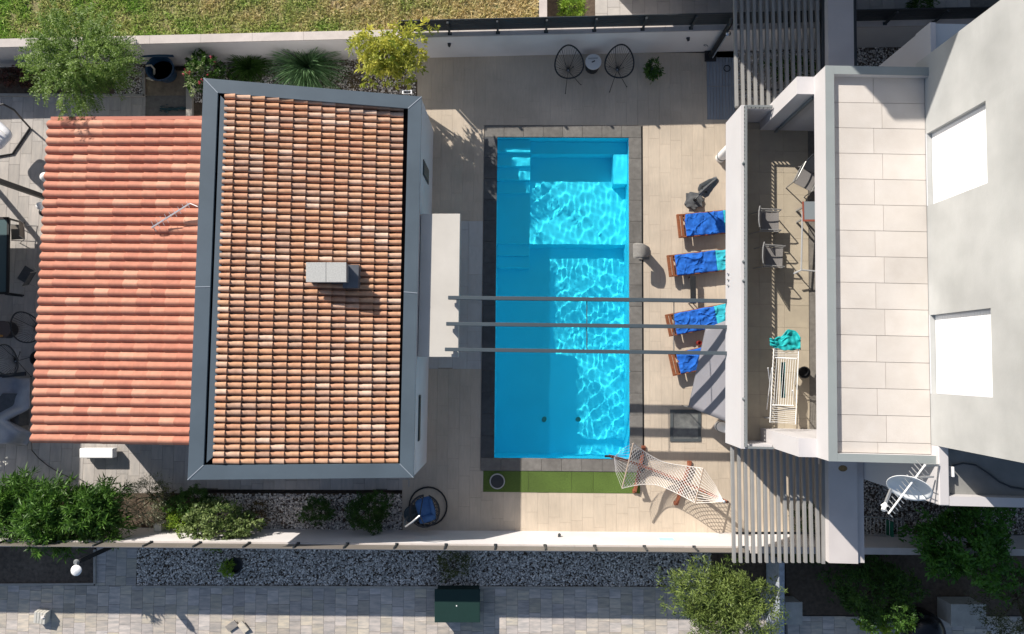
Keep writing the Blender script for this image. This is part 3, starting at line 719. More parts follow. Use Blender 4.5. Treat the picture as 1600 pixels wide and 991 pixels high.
tq = [tq[0]-Vector((0, 0, 0)), tq[1], tq[2], tq[3]]
lay_tiles(house, tq, 12, 55, .055, 'barrel', clayA, None)
# chimney
con_m = mat("chimney_concrete", (.50, .50, .48), .9, var=.25, scale=30, bump=.4, bscale=120)
zr = 3.05; ct = 3.50
ch = [P(478, 441, ct), P(541, 441, ct), P(541, 410, ct), P(478, 410, ct)]
lead_m = mat("lead_flashing", (.13, .14, .16), .5, var=.2, scale=4)
m = MB(); dk = inset(ch, .03); m.prism([dn(p, zr-.6) for p in dk], [dn(p, ct-.08) for p in dk]); chim = m.build("chimney", mat("chimney_render", (.22, .23, .25), .8, var=.15), house)
half = [(ch[0]+ch[1])/2, (ch[3]+ch[2])/2]
for q in ([ch[0], half[0]-Vector((.004, 0, 0)), half[1]-Vector((.004, 0, 0)), ch[3]], [half[0]+Vector((.004, 0, 0)), ch[1], ch[2], half[1]+Vector((.004, 0, 0))]):
    m = MB(); m.slab(q, ct-.079, ct); m.build("chimney_slab", con_m, chim, bevel=.008)
ap = [P(536, 450, 3.12), P(560, 450, 3.05), P(561, 414, 3.05), P(536, 414, 3.12)]
m = MB(); m.prism([p-dz*.25 for p in ap], [p+dz*.03 for p in ap]); m.build("chimney_apron", lead_m, house)
# east wall openings
eN = (qNE-qSE).normalized(); eX = Vector((eN.y, -eN.x, 0)).normalized(); eang = math.atan2(eN.y, eN.x)
glass_d = mat("dark_glass", (.02, .05, .045), .08, spec=.8)
def on_east(px0, py0, px1, py1, name, m, fr):
    a = hit(px0, py0, wallq[1], eX); c = hit(px1, py1, wallq[1], eX)
    mid = (a+c)/2; ln = abs((c-a).dot(eN)); hh = abs(c.z-a.z)
    w = MB(); w.box(mid+eX*.012, (ln, .03, hh), eang); o = w.build(name, fr, house)
    w = MB(); w.box(mid+eX*.03, (ln-.08, .012, hh-.08), eang); w.build("pane", m, o)
on_east(660.5, 273, 669, 266, "window", glass_d, fence_m)
on_east(652.5, 690, 656.5, 617, "slit_window", glass_d, fence_m)
# flat canopy over the entrance
can_m = mat("canopy_render", (.58, .55, .50), .85, var=.06, scale=2, bump=.15, grime=.1)
CZ = 2.42
cq = [P(669, 558, CZ), P(716, 558, CZ), P(719, 334, CZ), P(672, 333, CZ)]
cq[0] = hit(669, 558, wallq[1], eX); cq[3] = hit(672, 333, wallq[1], eX)
cq[0].y = cq[1].y; cq[3].y = cq[2].y
m = MB(); m.slab([Vector((p.x+(.02 if k in (0, 3) else 0), p.y, 0)) for k, p in enumerate(cq)], CZ-.18, CZ); m.build("entrance_canopy", can_m, house, bevel=.01)
a = hit(671, 500, wallq[1], eX); m = MB(); m.box(Vector((a.x+.0, a.y, 1.05))+eX*.012, (1.0, .05, 2.1), eang); dr = m.build("door", fence_m, house)
m = MB(); m.box(Vector((a.x, a.y, 1.1))+eX*.045+eN*.38, (.03, .03, .3), eang); m.build("handle", seam, dr)

# ================================================================ GARDEN ROOM with pink tile roof
clayB = clay("pink_clay", ((.97, .95, .93), (.80, .77, .74)), [(.53, .225, .15), (.55, .245, .165), (.50, .205, .14), (.60, .29, .195), (.53, .23, .155), (.49, .20, .135), (.57, .265, .18), (.64, .34, .235), (.52, .22, .15), (.55, .245, .165)])
zl, zh = 2.42, 2.88
room = thing("garden_room", "garden room under a salmon pink clay tile roof, at the left of the grey-framed roof", "garden room", P(180, 440, 0))
lq = [P(313, 696, zh), P(53, 692, zl), P(79.5, 188, zl), P(330, 186, zh)]; lq[0] = P(297, 696, zh); lq[3] = P(322, 187, zh)
lay_tiles(room, [lq[0], lq[1], lq[2], lq[3]], 11, 36, 0, 'wide', clayB, None)
ri = [lq[1], lq[0], lq[3], lq[2]]
m = MB(); m.prism([p-dz*.10 for p in ri], [p-dz*.012 for p in ri]); m.build("roof_board", mat("roof_timber", (.16, .09, .06), .8, var=.3), room)
wi = inset(ri, .45); m = MB(); m.prism([dn(p, -.2) for p in wi], [p-dz*.101 for p in wi]); m.build("wall", hw_m, room)
m = MB(); m.bar(lq[1]-dz*.06-Vector((.04, 0, 0)), lq[2]-dz*.06-Vector((.04, 0, 0)), .03, .1); m.build("fascia", mat("fascia_clay", (.42, .15, .10), .7), room)
m = MB(); m.bar(lq[2]-dz*.02+Vector((0, .05, 0)), lq[3]-dz*.02+Vector((0, .05, 0)), .1, .06); m.build("verge", mat("fascia_clay", (.42, .15, .10), .7), room)
# antenna on the roof
an_m = mat("aluminium", (.62, .62, .62), .35, metal=.7)
p0, p1 = P(237, 356, 3.0), P(297, 318, 3.25); ant = thing("tv_antenna", "thin grey aerial boom lying across the pink tile roof", "aerial", p0)
m = MB(); m.bar(p0, p1, .035, .035); m.build("boom", an_m, ant)
d = (p1-p0).normalized(); s = Vector((-d.y, d.x, 0))
for k in range(9):
    q = p0+(p1-p0)*(k+.5)/9; m = MB(); m.tube([q-s*(.16-.008*k), q+s*(.16-.008*k)], .006, 5); m.build("element", an_m, ant)
m = MB(); m.tube([p1, P(309, 323, 3.3)], .016, 6); m.tube([p0, p0-dz*.4], .016, 6); m.build("bracket", an_m, ant)
# ================================================================ POOL PERGOLA (three beams)
beam_m = mat("beam_metal", (.06, .08, .095), .45, var=.1, scale=3, spec=.5)
BZ = 2.72
ends = [((700, 465), (1136, 470)), ((697, 506), (1136, 511)), ((695, 546), (1136, 552))]
pg = thing("pool_pergola", "three grey metal beams spanning above the pool from the entrance canopy to the balcony", "pergola", P(915, 508, BZ))
bm = []
for a, c in ends:
    A, C_ = P(*a, BZ), P(*c, BZ); C_ = C_+(C_-A).normalized()*.03; bm.append((A, C_)); m = MB(); m.bar(A-dz*.08, C_-dz*.08, .10, .16); m.build("beam", beam_m, pg, bevel=.006)
    m = MB(); m.bar(A-dz*.165+(C_-A).normalized()*.18-dz*.0, A-dz*.24+(C_-A).normalized()*.18+(C_-A).normalized()*.001, .09, .09); m.build("bracket", beam_m, pg)
for px in (917, 1053):
    ps = [P(px, y, BZ-.1) for y in (468, 508, 549)]; m = MB(); m.tube([ps[0], ps[1], ps[2]], .013, 6); m.build("tie_rod", beam_m, pg)
    if px == 1053: m = MB(); m.tube([ps[2], P(px-1, 549, BZ-.1)-dz*.02], .013, 6)

# ================================================================ VILLA
VF = Frame(P(1160, 432, 4.0), Vector(((P(1160, 162, 4.0)-P(1160, 702, 4.0)).y, -(P(1160, 162, 4.0)-P(1160, 702, 4.0)).x, 0)))
vw = mat("villa_render", (.57, .55, .555), .85, var=.04, scale=1.2, bump=.1, grime=.06)
up_m = mat("upper_wall_render", (.515, .52, .51), .9, color2=(.455, .462, .452), scale=.8, bump=.3, bscale=30, stretch=(1, .6, 1.6), grime=.24)
vN, vS = VF.px(1160, 162, 4.0)[1], VF.px(1160, 702, 4.0)[1]
uT = VF.px(1292, 400, 6.1)[0]; uB = VF.px(1450, 400, 5.95)[0]; tN_, tS_ = VF.px(1292, 103, 6.1)[1], VF.px(1292, 720.5, 6.1)[1]
villa = thing("villa", "large white house on the right with a long balcony and a tiled roof terrace", "house", VF.w(5, 0, 0))
vp = lambda r, z0, z1, name, m, par=None, bev=0: (lambda q: q.build(name, m, par or villa, bevel=bev))(MB().slab(VF.rect(*r), z0, z1))
# ground floor and storeys
bN, bS = VF.px(1462, 35, 6.2)[1], VF.px(1470, 790, 6.2)[1]
vp((uB+.02, bS+.01, uB+9, bN-.01), -.2, 5.70, "storey_wall", vw)
vp((uT+.3, vS-.0, uB+.01, vN), -.2, 2.58, "ground_floor_wall", vw)
vp((.005, vS+.005, uB+.018, vN-.005), 2.60, 2.96, "balcony_slab", vw)
bal_m = mat("balcony_tile", (.46, .40, .30), .7, color2=(.40, .345, .265), scale=3, bump=.1, rnd=.04, grime=.12)
balcony = vp((.13, vS+.13, uB+.016, vN-.13), 2.961, 2.98, "balcony_floor", grout_m)
ubb = unit_box("tile", bal_m, .004)
lay("tile", VF, cells([(.13, vS+.13, uT+.9, vN-.13)], .6, .6, .005, jig=0, seed=3), 3.0, .018, ubb, balcony)
PH = 3.90
vp((0, vS, .12, vN), 2.58, PH, "parapet", vw); vp((.121, vN-.12, uT-.42, vN), 2.961, PH, "parapet", vw); vp((.121, vS, uT-.42, vS+.12), 2.961, PH, "parapet", vw)
# railings above the parapets
rail_m = mat("railing_metal", (.20, .215, .22), .45, var=.1)
rl = MB()
def railing(a, c, par):
    d = (c-a); L = d.length; d.normalize(); t = math.atan2(d.y, d.x)
    m = MB(); m.bar(a+dz*.15, c+dz*.15, .055, .025); r = m.build("handrail", rail_m, par, bevel=.004)
    m = MB(); m.bar(a+dz*.03, c+dz*.03, .03, .018); m.build("bottom_rail", rail_m, par)
    n = int(L/.105)
    for i in range(n+1):
        p = a+d*(L*i/n); o = piece("baluster", ub_rail, par, p+dz*.138, (.014, .045, .1), Matrix.Rotation(t, 3, 'Z'))
ub_rail = unit_box("baluster", rail_m, 0)
z4 = PH
rw = thing("balcony_railing", "low grey metal railing along the top of the white balcony front facing the pool", "railing", VF.w(.06, 0, z4))
railing(VF.w(.08, vS+.06, z4), VF.w(.08, vN-.06, z4), rw)
for vv in (vS+1.25, -.1, vN-1.55, vN-4.1): m = MB(); m.lathe([(.0, 0), (.035, .01), (.035, .15), (0, .16)], VF.w(.05, vv, z4), 10); m.build("railing_knob", rail_m, rw)
rn = thing("balcony_railing", "short grey railing on the north end of the balcony, next to the slatted pergola", "railing", VF.w(.6, vN, z4)); railing(VF.w(.12, vN-.08, z4), VF.w(uT-.44, vN-.08, z4), rn)
rs = thing("balcony_railing", "short solid-looking grey railing on the south end of the balcony, nearest the hammock", "railing", VF.w(.6, vS, z4)); railing(VF.w(.12, vS+.05, z4), VF.w(uT-.44, vS+.05, z4), rs)
# loggia: side walls, fascia, roof terrace
vp((uT-.40, tN_-.42, uB+.019, tN_), 2.965, 5.5, "side_wall", vw); vp((uT-.40, tS_, uB+.019, tS_+.42), 2.965, 5.5, "side_wall", vw)
# side wall face runs down in front of the balcony slab
TZ = 6.1
vp((uT, tS_+.001, uT+.19, tN_-.001), 5.50, TZ, "terrace_parapet", vw); vp((uT+.191, tN_-.19, uB+.019, tN_), 5.52, TZ, "terrace_parapet", vw); vp((uT+.191, tS_, uB+.12, tS_+.17), 5.52, TZ, "terrace_parapet", vw)
# fins: vertical plates carrying the terrace at both ends, flush with the terrace front
vp((uT-.001, tN_-.42, uT+.3, tN_+.001), 2.97, 5.499, "fin", vw); vp((uT-.001, tS_-.001, uT+.3, tS_+.42), 2.97, 5.499, "fin", vw)
pc_m = mat("parapet_coping", (.27, .30, .30), .6, var=.08, scale=2)
for r in ((uT-.004, tS_-.003, uT+.19, (tS_+tN_)/2), (uT-.004, (tS_+tN_)/2+.003, uT+.19, tN_+.003), (uT+.192, tN_-.192, uB+.018, tN_+.003), (uT+.192, tS_-.003, uB+.015, tS_+.172)): vp(r, TZ+.001, TZ+.012, "coping", pc_m)
vp((uT+.192, tS_+.172, uB+.018, tN_-.192), 5.5, 5.92, "terrace_slab", vw)
tt_m = mat("terrace_tile", (.61, .57, .53), .75, color2=(.575, .53, .485), scale=2.5, bump=.2, bscale=40, rnd=.05, grime=.15)
ubtt = unit_box("terrace_tile", tt_m, .006); tdeck = vp((uT+.193, tS_+.173, uB+.017, tN_-.193), 5.921, 5.93, "terrace_bedding", mat("dark_joint", (.32, .29, .27), .9))
v = tN_-.20; i = 0; h = VF.px(1380, 252, 5.95)[1]-VF.px(1380, 292, 5.95)[1]
ja, jb = VF.px(1366.5, 300, 5.95)[0], VF.px(1380, 300, 5.95)[0]; u0 = uT+.2; u1 = uB-.01
v = VF.px(1380, 122, 5.95)[1]; vstart = v
rows = [(tN_-.2, v)]
while v > tS_+.18: rows.append((v, max(v-h, tS_+.18))); v -= h
for k, (va, vb) in enumerate(rows):
    j = ja if k % 2 else jb
    for (a, c) in ((u0, j), (j, u1)):
        piece("terrace_tile", ubtt, tdeck, VF.w((a+c)/2, (va+vb)/2, 5.95+random.uniform(-.001, .001)), (c-a-.010, va-vb-.010, .02), VF.M)
# upper block with roller shutters
uN, uS = VF.px(1450, 90, 5.95)[1], VF.px(1450, 695, 5.95)[1]
wins = [((1450, 208), (1455, 320), (1538, 159)), ((1453, 492.5), (1460, 616), (1541, 486.5))]
ws = []
for a, c, t in wins:
    p = hit(*a, VF.w(uB, 0, 0), VF.u); q = hit(*c, VF.w(uB, 0, 0), VF.u); r = hit(*t, VF.w(uB, 0, 0), VF.u)
    ws.append((VF.uv(q)[1], VF.uv(p)[1], r.z))
print("shutters", ws)
zs0 = 6.02; ws = [(a, c, 7.95) for a, c, _ in ws]
edges = [uS, ws[1][0], ws[1][1], ws[0][0], ws[0][1], uN]
for k in (0, 2, 4): vp((uB, edges[k], uB+.30, edges[k+1]), 5.60, 9.4, "upper_wall", up_m)
for k in (1, 3):
    vp((uB+.001, edges[k]+.0, uB+.30, edges[k+1]-.0), 7.95, 9.4, "upper_wall", up_m)
    vp((uB+.001, edges[k], uB+.30, edges[k+1]), 5.60, 5.99, "upper_wall", up_m)
vp((uB+.301, uS, uB+8, uN), 5.60, 9.4, "upper_storey", up_m)
sh_m = mat("white_shutter", (.92, .92, .92), .5, var=.01)
for k, (a, c, z) in enumerate(ws):
    s = VF.w(uB+.14, (a+c)/2, 0); par = MB().slab(VF.rect(uB+.12, a+.02, uB+.16, c-.02), 5.995, 7.94).build("shutter", sh_m, villa)
    nsl = 22
    hsl = (7.94-6.0)/nsl; ubs = unit_box("shutter_slat", sh_m, .0) if k == 0 else ubs
    for i in range(nsl):
        piece("shutter_slat", ubs, par, VF.w(uB+.112, (a+c)/2, 6.0+hsl*(i+1)-.003), (.014, c-a-.05, hsl-.006), VF.M)
    fr_m = mat("shutter_guide", (.55, .56, .58), .5)
    m = MB(); m.slab(VF.rect(uB+.10, c-.035, uB+.125, c-.005), 6.0, 7.94); m.build("shutter_guide", fr_m, par); m = MB(); m.slab(VF.rect(uB+.10, a+.005, uB+.125, a+.035), 6.0, 7.94); m.build("shutter_guide", fr_m, par)
    m = MB(); m.slab(VF.rect(uB-.01, a, uB+.10, c), 5.955, 5.985); m.build("sill", fr_m, villa)
# south lower roof with its parapet, north roof
SRn = uS-.001
vp((uB, bS, uB+.22, SRn), 5.62, 6.2, "roof_parapet", vw, None, .02); vp((uB+.221, bS, uB+9, bS+.2), 5.62, 6.2, "roof_parapet", vw)
sr_m = mat("roof_membrane", (.30, .30, .29), .9, color2=(.24, .24, .23), scale=2, grime=.3, bump=.2)
vp((uB+.222, bS+.202, uB+9, SRn), 5.701, 5.92, "low_roof", sr_m)
vp((uB, uN+.001, uB+.12, bN), 5.62, 6.2, "roof_parapet", vw); vp((uB+.121, uN+.002, uB+9, bN), 5.701, 6.14, "low_roof", mat("north_roof", (.45, .50, .55), .8))
cab = MB(); pts = [P(1488, 728, 5.95), P(1505, 724, 5.95), P(1525, 727, 5.95), P(1545, 740, 5.95), P(1562, 753, 5.95), P(1580, 761, 5.95), P(1604, 765, 5.95)]
cab.tube(pts, .018, 6); tag(cab.build("cable", fence_m), "black cable curving across the small grey roof at the lower right", "cable")
m = MB(); m.box(P(1487, 737, 6.05), (.05, .22, .12)); tag(m.build("junction_box", mat("white_plastic", (.8, .8, .8), .4), bevel=.008), "small white junction box on the roof parapet where the black cable ends", "junction box")
# concrete ledges beside the body (north and south of the terrace)
led = mat("concrete_ledge", (.60, .56, .545), .85, var=.06, scale=1.5, bump=.15, grime=.12)
LZ = 3.0
la, lb_ = VF.px(1295, 800, LZ)[0], VF.px(1340, 800, LZ)[0]
vp((la, VF.px(1300, 880, LZ)[1], lb_, tS_-.001), 2.75, LZ, "ledge", led); vp((VF.px(1294, 50, LZ)[0], tN_+.001, VF.px(1334, 50, LZ)[0], tN_+5.5), 2.75, LZ, "ledge", led)
vp((lb_+.001, VF.px(1300, 880, LZ)[1], uB+.015, tS_-.001), 2.7, 2.9, "ledge_edge", led); vp((VF.px(1334, 50, LZ)[0]+.001, tN_+.001, uB+.015, tN_+5.5), 2.6, 2.82, "ledge_edge", fence_m)
# round columns under the balcony
col_m = mat("white_column", (.85, .84, .83), .5, var=.02)
for px, py, z in ((1119, 247, 0), (1117, 666, 0)):
    c = P(px, py, 0); m = MB(); m.lathe([(.15, 0), (.15, 2.58)], (c.x+.13, c.y, .0), 24); cl = m.build("column", col_m, villa, smooth=True)
    m = MB(); m.lathe([(.165, .18), (.165, .24)], (c.x+.13, c.y, .0), 24); m.build("column_band", rail_m, cl, smooth=True)
st = MB(); q = P(1317, 732, LZ+.002); st.lathe([(.12, 0), (.0, .004)], q, 14, 1, .7); st.build("rust_stain", mat("rust", (.30, .20, .09), .9, var=.5, scale=10), villa)
# white marks on the balcony front
for i, (px, py) in enumerate(((1139, 428), (1139, 437), (1139, 446))):
    a = hit(px, py, VF.w(0, 0, 0), VF.u); m = MB(); m.box(a-VF.u*.02, (.04, .035, .10), VF.ang); m.build("hook", mat("chrome", (.6, .6, .6), .2, metal=.8), villa)
# dark track along the loggia side
m = MB(); m.bar(VF.w(uT+.02, tN_-.47, 3.0+.02), VF.w(uT+.02, tN_-.47, 5.4), .06, .06); m.build("shutter_rail", rail_m, villa)

# ================================================================ SLATTED PERGOLAS
slat_m = mat("pergola_slat", (.27, .268, .26), .6, var=.12, scale=3, bump=.1)
PZ = 2.8
def slatted(name, label, y_far, y_near, xs, bar_y, bar_x):
    t = thing(name, label, "slatted pergola", P((xs[0]+xs[-1])/2, (y_far+y_near)/2, PZ))
    for x in xs:
        a, c = P(x, y_far, PZ), P(x, y_near, PZ); c.x = a.x+(c.x-a.x)*.2; a.z -= .06; c.z -= .06
        m = MB(); m.bar(a, c, .075, .12); m.build("slat", slat_m, t, bevel=.006)
    a, c = P(bar_x[0], bar_y, PZ-.16), P(bar_x[1], bar_y, PZ-.16); m = MB(); m.bar(a, c, .05, .07); m.build("cross_bar", fence_m, t)
    return t
slatted("slatted_pergola", "grey slatted pergola roof at the top right beside the shower, mostly in shade", -60, 166, [1148+9.85*i for i in range(14)], 141, (1150, 1292))
slatted("slatted_pergola", "grey slatted pergola roof at the bottom right, south of the balcony and above the wall", 880, 699, [1148+10.15*i for i in range(14)], 833, (1150, 1292))
m = MB(); m.bar(P(1285, 880, PZ-.08), P(1285, 706, PZ-.08), .09, .14); m.build("edge_beam", slat_m, bpy.data.objects["slatted_pergola.001"])
m = MB(); m.bar(P(1286, -60, PZ-.08), P(1284, 118, PZ-.08), .09, .14); m.build("edge_beam", fence_m, bpy.data.objects["slatted_pergola"])

# ================================================================ NEIGHBOURS OUTSIDE THE PICTURE THAT THROW SHADE INTO IT
nb_v = thing("neighbour_house", "tall pale neighbouring house standing north of the paved yard", "house", (9, 15, 0))
m = MB(); m.slab([(3.15, 11.75), (16.5, 11.75), (16.5, 20), (3.15, 20)], -.2, 10.95); m.build("wall", vw, nb_v)
m = MB(); m.slab([(3.12, 11.72), (16.55, 11.72), (16.55, 20.05), (3.12, 20.05)], 10.951, 11.1); m.build("roof_edge", sheet_m, nb_v)
for z in (1, 4.2, 7.4):
    for x in (5.2, 8.4, 11.6):
        m = MB(); m.box((x, 11.74, z+.8), (1.4, .05, 1.5)); w = m.build("window", fence_m, nb_v); m = MB(); m.box((x, 11.71, z+.8), (1.2, .03, 1.3)); m.build("pane", glass_d, w)
nbp = thing("neighbour_pergola", "dark slatted pergola of the neighbouring terrace to the west", "pergola", (-20, 2.5, 0))
for i in range(44):
    x = -23.7+i*.21; m = MB(); m.box((x, 2.95 if x < -16.7 else 3.9, 2.85), (.172 if i % 5 else .15, 6.8 if x < -16.7 else 4.9, .06)); m.build("slat", fence_m, nbp)
for y in (6.25, 3.0, -.35): m = MB(); m.box((-19.2 if y > 0 else -20.3, y, 2.77), (9.3 if y > 0 else 7.0, .10, .09)); m.build("beam", fence_m, nbp)
for x in (-23.4, -17.2):
    for y in (6.1, -.2): m = MB(); m.box((x, y, 1.3), (.12, .12, 2.9)); m.build("post", fence_m, nbp)
# ================================================================ FURNITURE ON THE DECK
wood_m = mat("oiled_wood", (.25, .085, .032), .6, color2=(.16, .05, .02), scale=5, stretch=(1, 6, 1), bump=.15, rnd=.08)
towel_m = mat("blue_towel", (.016, .14, .56), .95, color2=(.010, .10, .44), scale=9, bump=.9, bscale=120)
tq_m = mat("turquoise_towel", (.035, .44, .54), .95, var=.1, scale=9, bump=.9, bscale=120)
metal_d = mat("black_metal", (.02, .021, .023), .45)
def lounger(c, ang, L, W):
    """foot end centre c on the deck, body towards ang"""
    t = thing("sun_lounger", "", "sun lounger", c); R = Matrix.Rotation(ang, 3, 'Z'); w = lambda x, y, z: c+R @ Vector((x, y, z))
    for s in (-1, 1): m = MB(); m.bar(w(0, s*(W/2-.025), .27), w(L, s*(W/2-.025), .27), .05, .09); m.build("side_rail", wood_m, t, bevel=.006)
    m = MB(); m.bar(w(.03, -W/2, .285), w(.03, W/2, .285), .085, .10); m.build("end_rail", wood_m, t, bevel=.008)
    n = 15
    for i in range(n):
        x = .13+i*(L-.16)/n; m = MB(); m.bar(w(x, -W/2+.05, .305), w(x, W/2-.05, .305), .075, .02); m.build("slat", wood_m, t)
    for x in (.22, L-.3):
        for s in (-1, 1): m = MB(); m.bar(w(x, s*(W/2-.06), 0), w(x, s*(W/2-.06), .225), .05, .05); m.build("leg", wood_m, t)
    return t, w
def towel_on(w, x0, x1, W, xe, seed, label):
    rnd = random.Random(seed); ph = [rnd.uniform(0, 6) for _ in range(8)]
    def z(x, y):
        f = .014*math.sin(x*9+y*6+ph[0])+.010*math.sin(x*17-y*11+ph[1])+.008*math.sin(y*23+x*5+ph[2])
        q = noise.noise(Vector((x*2.2, y*2.6, seed*1.7))); f += .028*math.exp(-(q/.035)**2)+.02*math.exp(-((noise.noise(Vector((x*4.1, y*3.7, seed*2.3+9)))-.1)/.04)**2)
        f += .05*max(0, noise.noise(Vector((x*3.2, y*4.2, seed*3.1))))+.022*noise.noise(Vector((x*9, y*9, seed)))
        r = math.exp(-((y-.5*math.sin(x*2.4+ph[3])*.35-.05)**2)/.0025)*.028*max(0, math.sin(x*3+ph[4]))
        return .335+max(-.01, f)+r
    def fn_(a, b2):
        def f(u, v):
            x = a+(b2-a)*u; y = (v-.5)*W*(1.0+.012*math.sin(x*7+ph[5])); zz = z(x, y)
            e = abs(v-.5)*2
            if e > .93: zz -= (e-.93)/.07*.085
            if a == x0 and u < .05: x += 0; zz -= (1-u/.05)*.02
            return w(x, y, zz)
        return f
    m = MB(); m.grid(fn_(x0, xe), 60, 34); o = m.build("beach_towel", towel_m, None, smooth=True); s = o.modifiers.new("thick", 'SOLIDIFY'); s.thickness = .012
    tag(o, label, "towel")
    if x1 > xe: m = MB(); m.grid(fn_(xe, x1), 12, 34); e = m.build("towel_end", tq_m, o, smooth=True); s = e.modifiers.new("thick", 'SOLIDIFY'); s.thickness = .012
    return o
LG = "sun loungers in a row between the pool and the balcony"
specs = [((1056, 335), (1063, 372), (1067, 333.5), (1131, 327.5), "wooden sun lounger covered by a blue towel, northernmost of the row beside the folded parasol", "rumpled blue towel with a turquoise end on the northernmost lounger", 1.42, 1.95, 1),
         ((1041, 399), (1048, 433), (1050, 397), (1131, 388), "wooden sun lounger under a blue towel, second from the north, above the narrow black table", "blue towel with turquoise end on the second lounger from the north", 1.48, 1.95, 2),
         ((1037.5, 492), (1049, 526), (1047, 488), (1128, 472.5), "wooden sun lounger with a creased blue towel lying under the two northern pergola beams", "creased blue towel with turquoise end on the lounger under the pergola beams", 1.5, 1.9, 3),
         ((1044.5, 553), (1053, 588), (1051, 551), (1098, 541), "wooden sun lounger partly under the grey shade sail, the southernmost of the row", "blue towel on the southernmost lounger, half hidden by the grey shade sail", 1.95, 1.9, 4)]
for (a, b_, c_, d_, lab, tl, xe, x1, sd) in specs:
    A, B2 = P(*a, .3), P(*b_, .3); Cc, D = P(*c_, .3), P(*d_, .3); ang = math.atan2((D-Cc).y, (D-Cc).x); mid = (A+B2)/2; mid.z = 0
    W = (A-B2).length*.98
    t, w = lounger(mid, ang, 2.0, W); t["label"] = lab; t["group"] = LG; t.location = mid
    towel_on(w, .22, x1, W*.99, xe, sd, tl)
# side table strip
c = P(1083, 453, .3); t = thing("side_table", "narrow black side table standing between the second and third sun loungers", "side table", dn(c, 0))
m = MB(); m.box((c.x, c.y, .30), (.17, .86, .03), .0); m.build("table_top", metal_d, t)
for sx in (-1, 1):
    for sy in (-1, 1): m = MB(); m.box((c.x+sx*.07, c.y+sy*.4, .142), (.025, .025, .284)); m.build("leg", metal_d, t)
# folded parasol
c = P(1083, 314, 0); par = thing("folded_parasol", "folded dark grey parasol standing on a covered square base beside the northernmost lounger", "parasol", c)
fab = mat("dark_grey_fabric", (.10, .105, .11), .85, var=.3, scale=10, bump=.5, bscale=60)
m = MB(); m.slab([c+Vector(q) for q in ((-.30, -.12, 0), (.02, -.33, 0), (.32, -.02, 0), (.22, .22, 0), (-.12, .28, 0))], .0, .10); m.build("base", fab, par, bevel=.03)
m = MB(); m.tube([c+dz*.1, c+dz*2.55], .022, 8); m.build("pole", rail_m, par, smooth=True)
pf = []
k0 = len(pf); m = MB(); n = 20; zs = [.95, 1.15, 1.5, 1.9, 2.25, 2.45, 2.62]; rs_ = [.07, .15, .17, .14, .12, .08, .01]
for z, r in zip(zs, rs_):
    for j in range(n): a = 2*math.pi*j/n; rr = r*(1+.28*math.cos(a*5)+.1*math.sin(a*3+z*4)); m.v.append(c+Vector((math.cos(a)*rr, math.sin(a)*rr, z)))
for i in range(len(zs)-1):
    for j in range(n): m.f.append([i*n+j, i*n+(j+1) % n, (i+1)*n+(j+1) % n, (i+1)*n+j])
m.build("canopy", fab, par, smooth=True)
m = MB(); m.lathe([(.16, 1.6), (.175, 1.63), (.16, 1.66)], c, 16); m.build("strap", metal_d, par)
m = MB(); m.lathe([(.05, .1), (.05, .3), (.03, .32)], c, 10); m.build("collar", metal_d, par)
m = MB(); m.grid(lambda u, v: c+Vector(((u-.5)*.5, (v-.5)*.44, .11+.05*max(0, 1-((u-.5)**2+(v-.5)**2)*7)+.02*noise.noise(Vector((u*6, v*6, 2))))), 12, 12); m.build("base_cover", fab, par, smooth=True)
# stone cascade at the pool edge
c = P(1006, 397, .02); cas = thing("pool_cascade", "pale stone waterfall spout curving over the pool's east edge", "pool cascade", c)
st_m = mat("cascade_stone", (.25, .24, .22), .9, color2=(.17, .16, .15), scale=9, bump=.8, bscale=70)
prof = [(0, .0, .12, .20), (.02, .25, .12, .16), (.0, .48, .15, .14), (-.06, .60, .18, .10), (-.18, .68, .22, .09), (-.34, .67, .24, .08), (-.42, .62, .23, .05)]
m = MB(); n = 12
for (x, z, hw, th) in prof:
    for j in range(n):
        a = 2*math.pi*j/n; up_ = z < .5; cx, sy = math.cos(a), math.sin(a); e = .5
        sx_ = math.copysign(abs(cx)**e, cx); s2 = math.copysign(abs(sy)**e, sy)
        if up_: m.v.append(c+Vector((x+sx_*th/1.3, s2*hw, z)))
        else: m.v.append(c+Vector((x+sx_*th*.3, s2*hw, z+sx_*th*.6)))
for i in range(len(prof)-1):
    for j in range(n): m.f.append([i*n+j, i*n+(j+1) % n, (i+1)*n+(j+1) % n, (i+1)*n+j])
m.f.append(list(range(n))[::-1]); k = (len(prof)-1)*n; m.f.append([k+j for j in range(n)]); m.build("spout", st_m, cas, smooth=True, bevel=.0)
m = MB(); m.box(c+Vector((0, 0, .02)), (.34, .36, .04)); m.build("foot", st_m, cas, bevel=.01)
# sunken dark mat / grate
A = [P(1047, 690, 0), P(1095, 690, 0), P(1095, 640, 0), P(1047, 640, 0)]; t = thing("floor_hatch", "square dark framed floor hatch with a scuffed grey lid near the south column", "hatch", (A[0]+A[2])/2)
m = MB(); i2 = inset(A, .09)
for i in range(4): j = (i+1) % 4; m.prism([A[i]+dz*.001, A[j]+dz*.001, i2[j]+dz*.001, i2[i]+dz*.001], [A[i]+dz*.03, A[j]+dz*.03, i2[j]+dz*.03, i2[i]+dz*.03])
m.build("frame", mat("hatch_frame", (.07, .08, .085), .6), t)
m = MB(); m.prism([p+dz*.001 for p in i2], [p+dz*.012 for p in i2]); m.build("lid", mat("hatch_lid", (.25, .26, .25), .7, color2=(.10, .105, .11), scale=3.5, grime=.4), t)
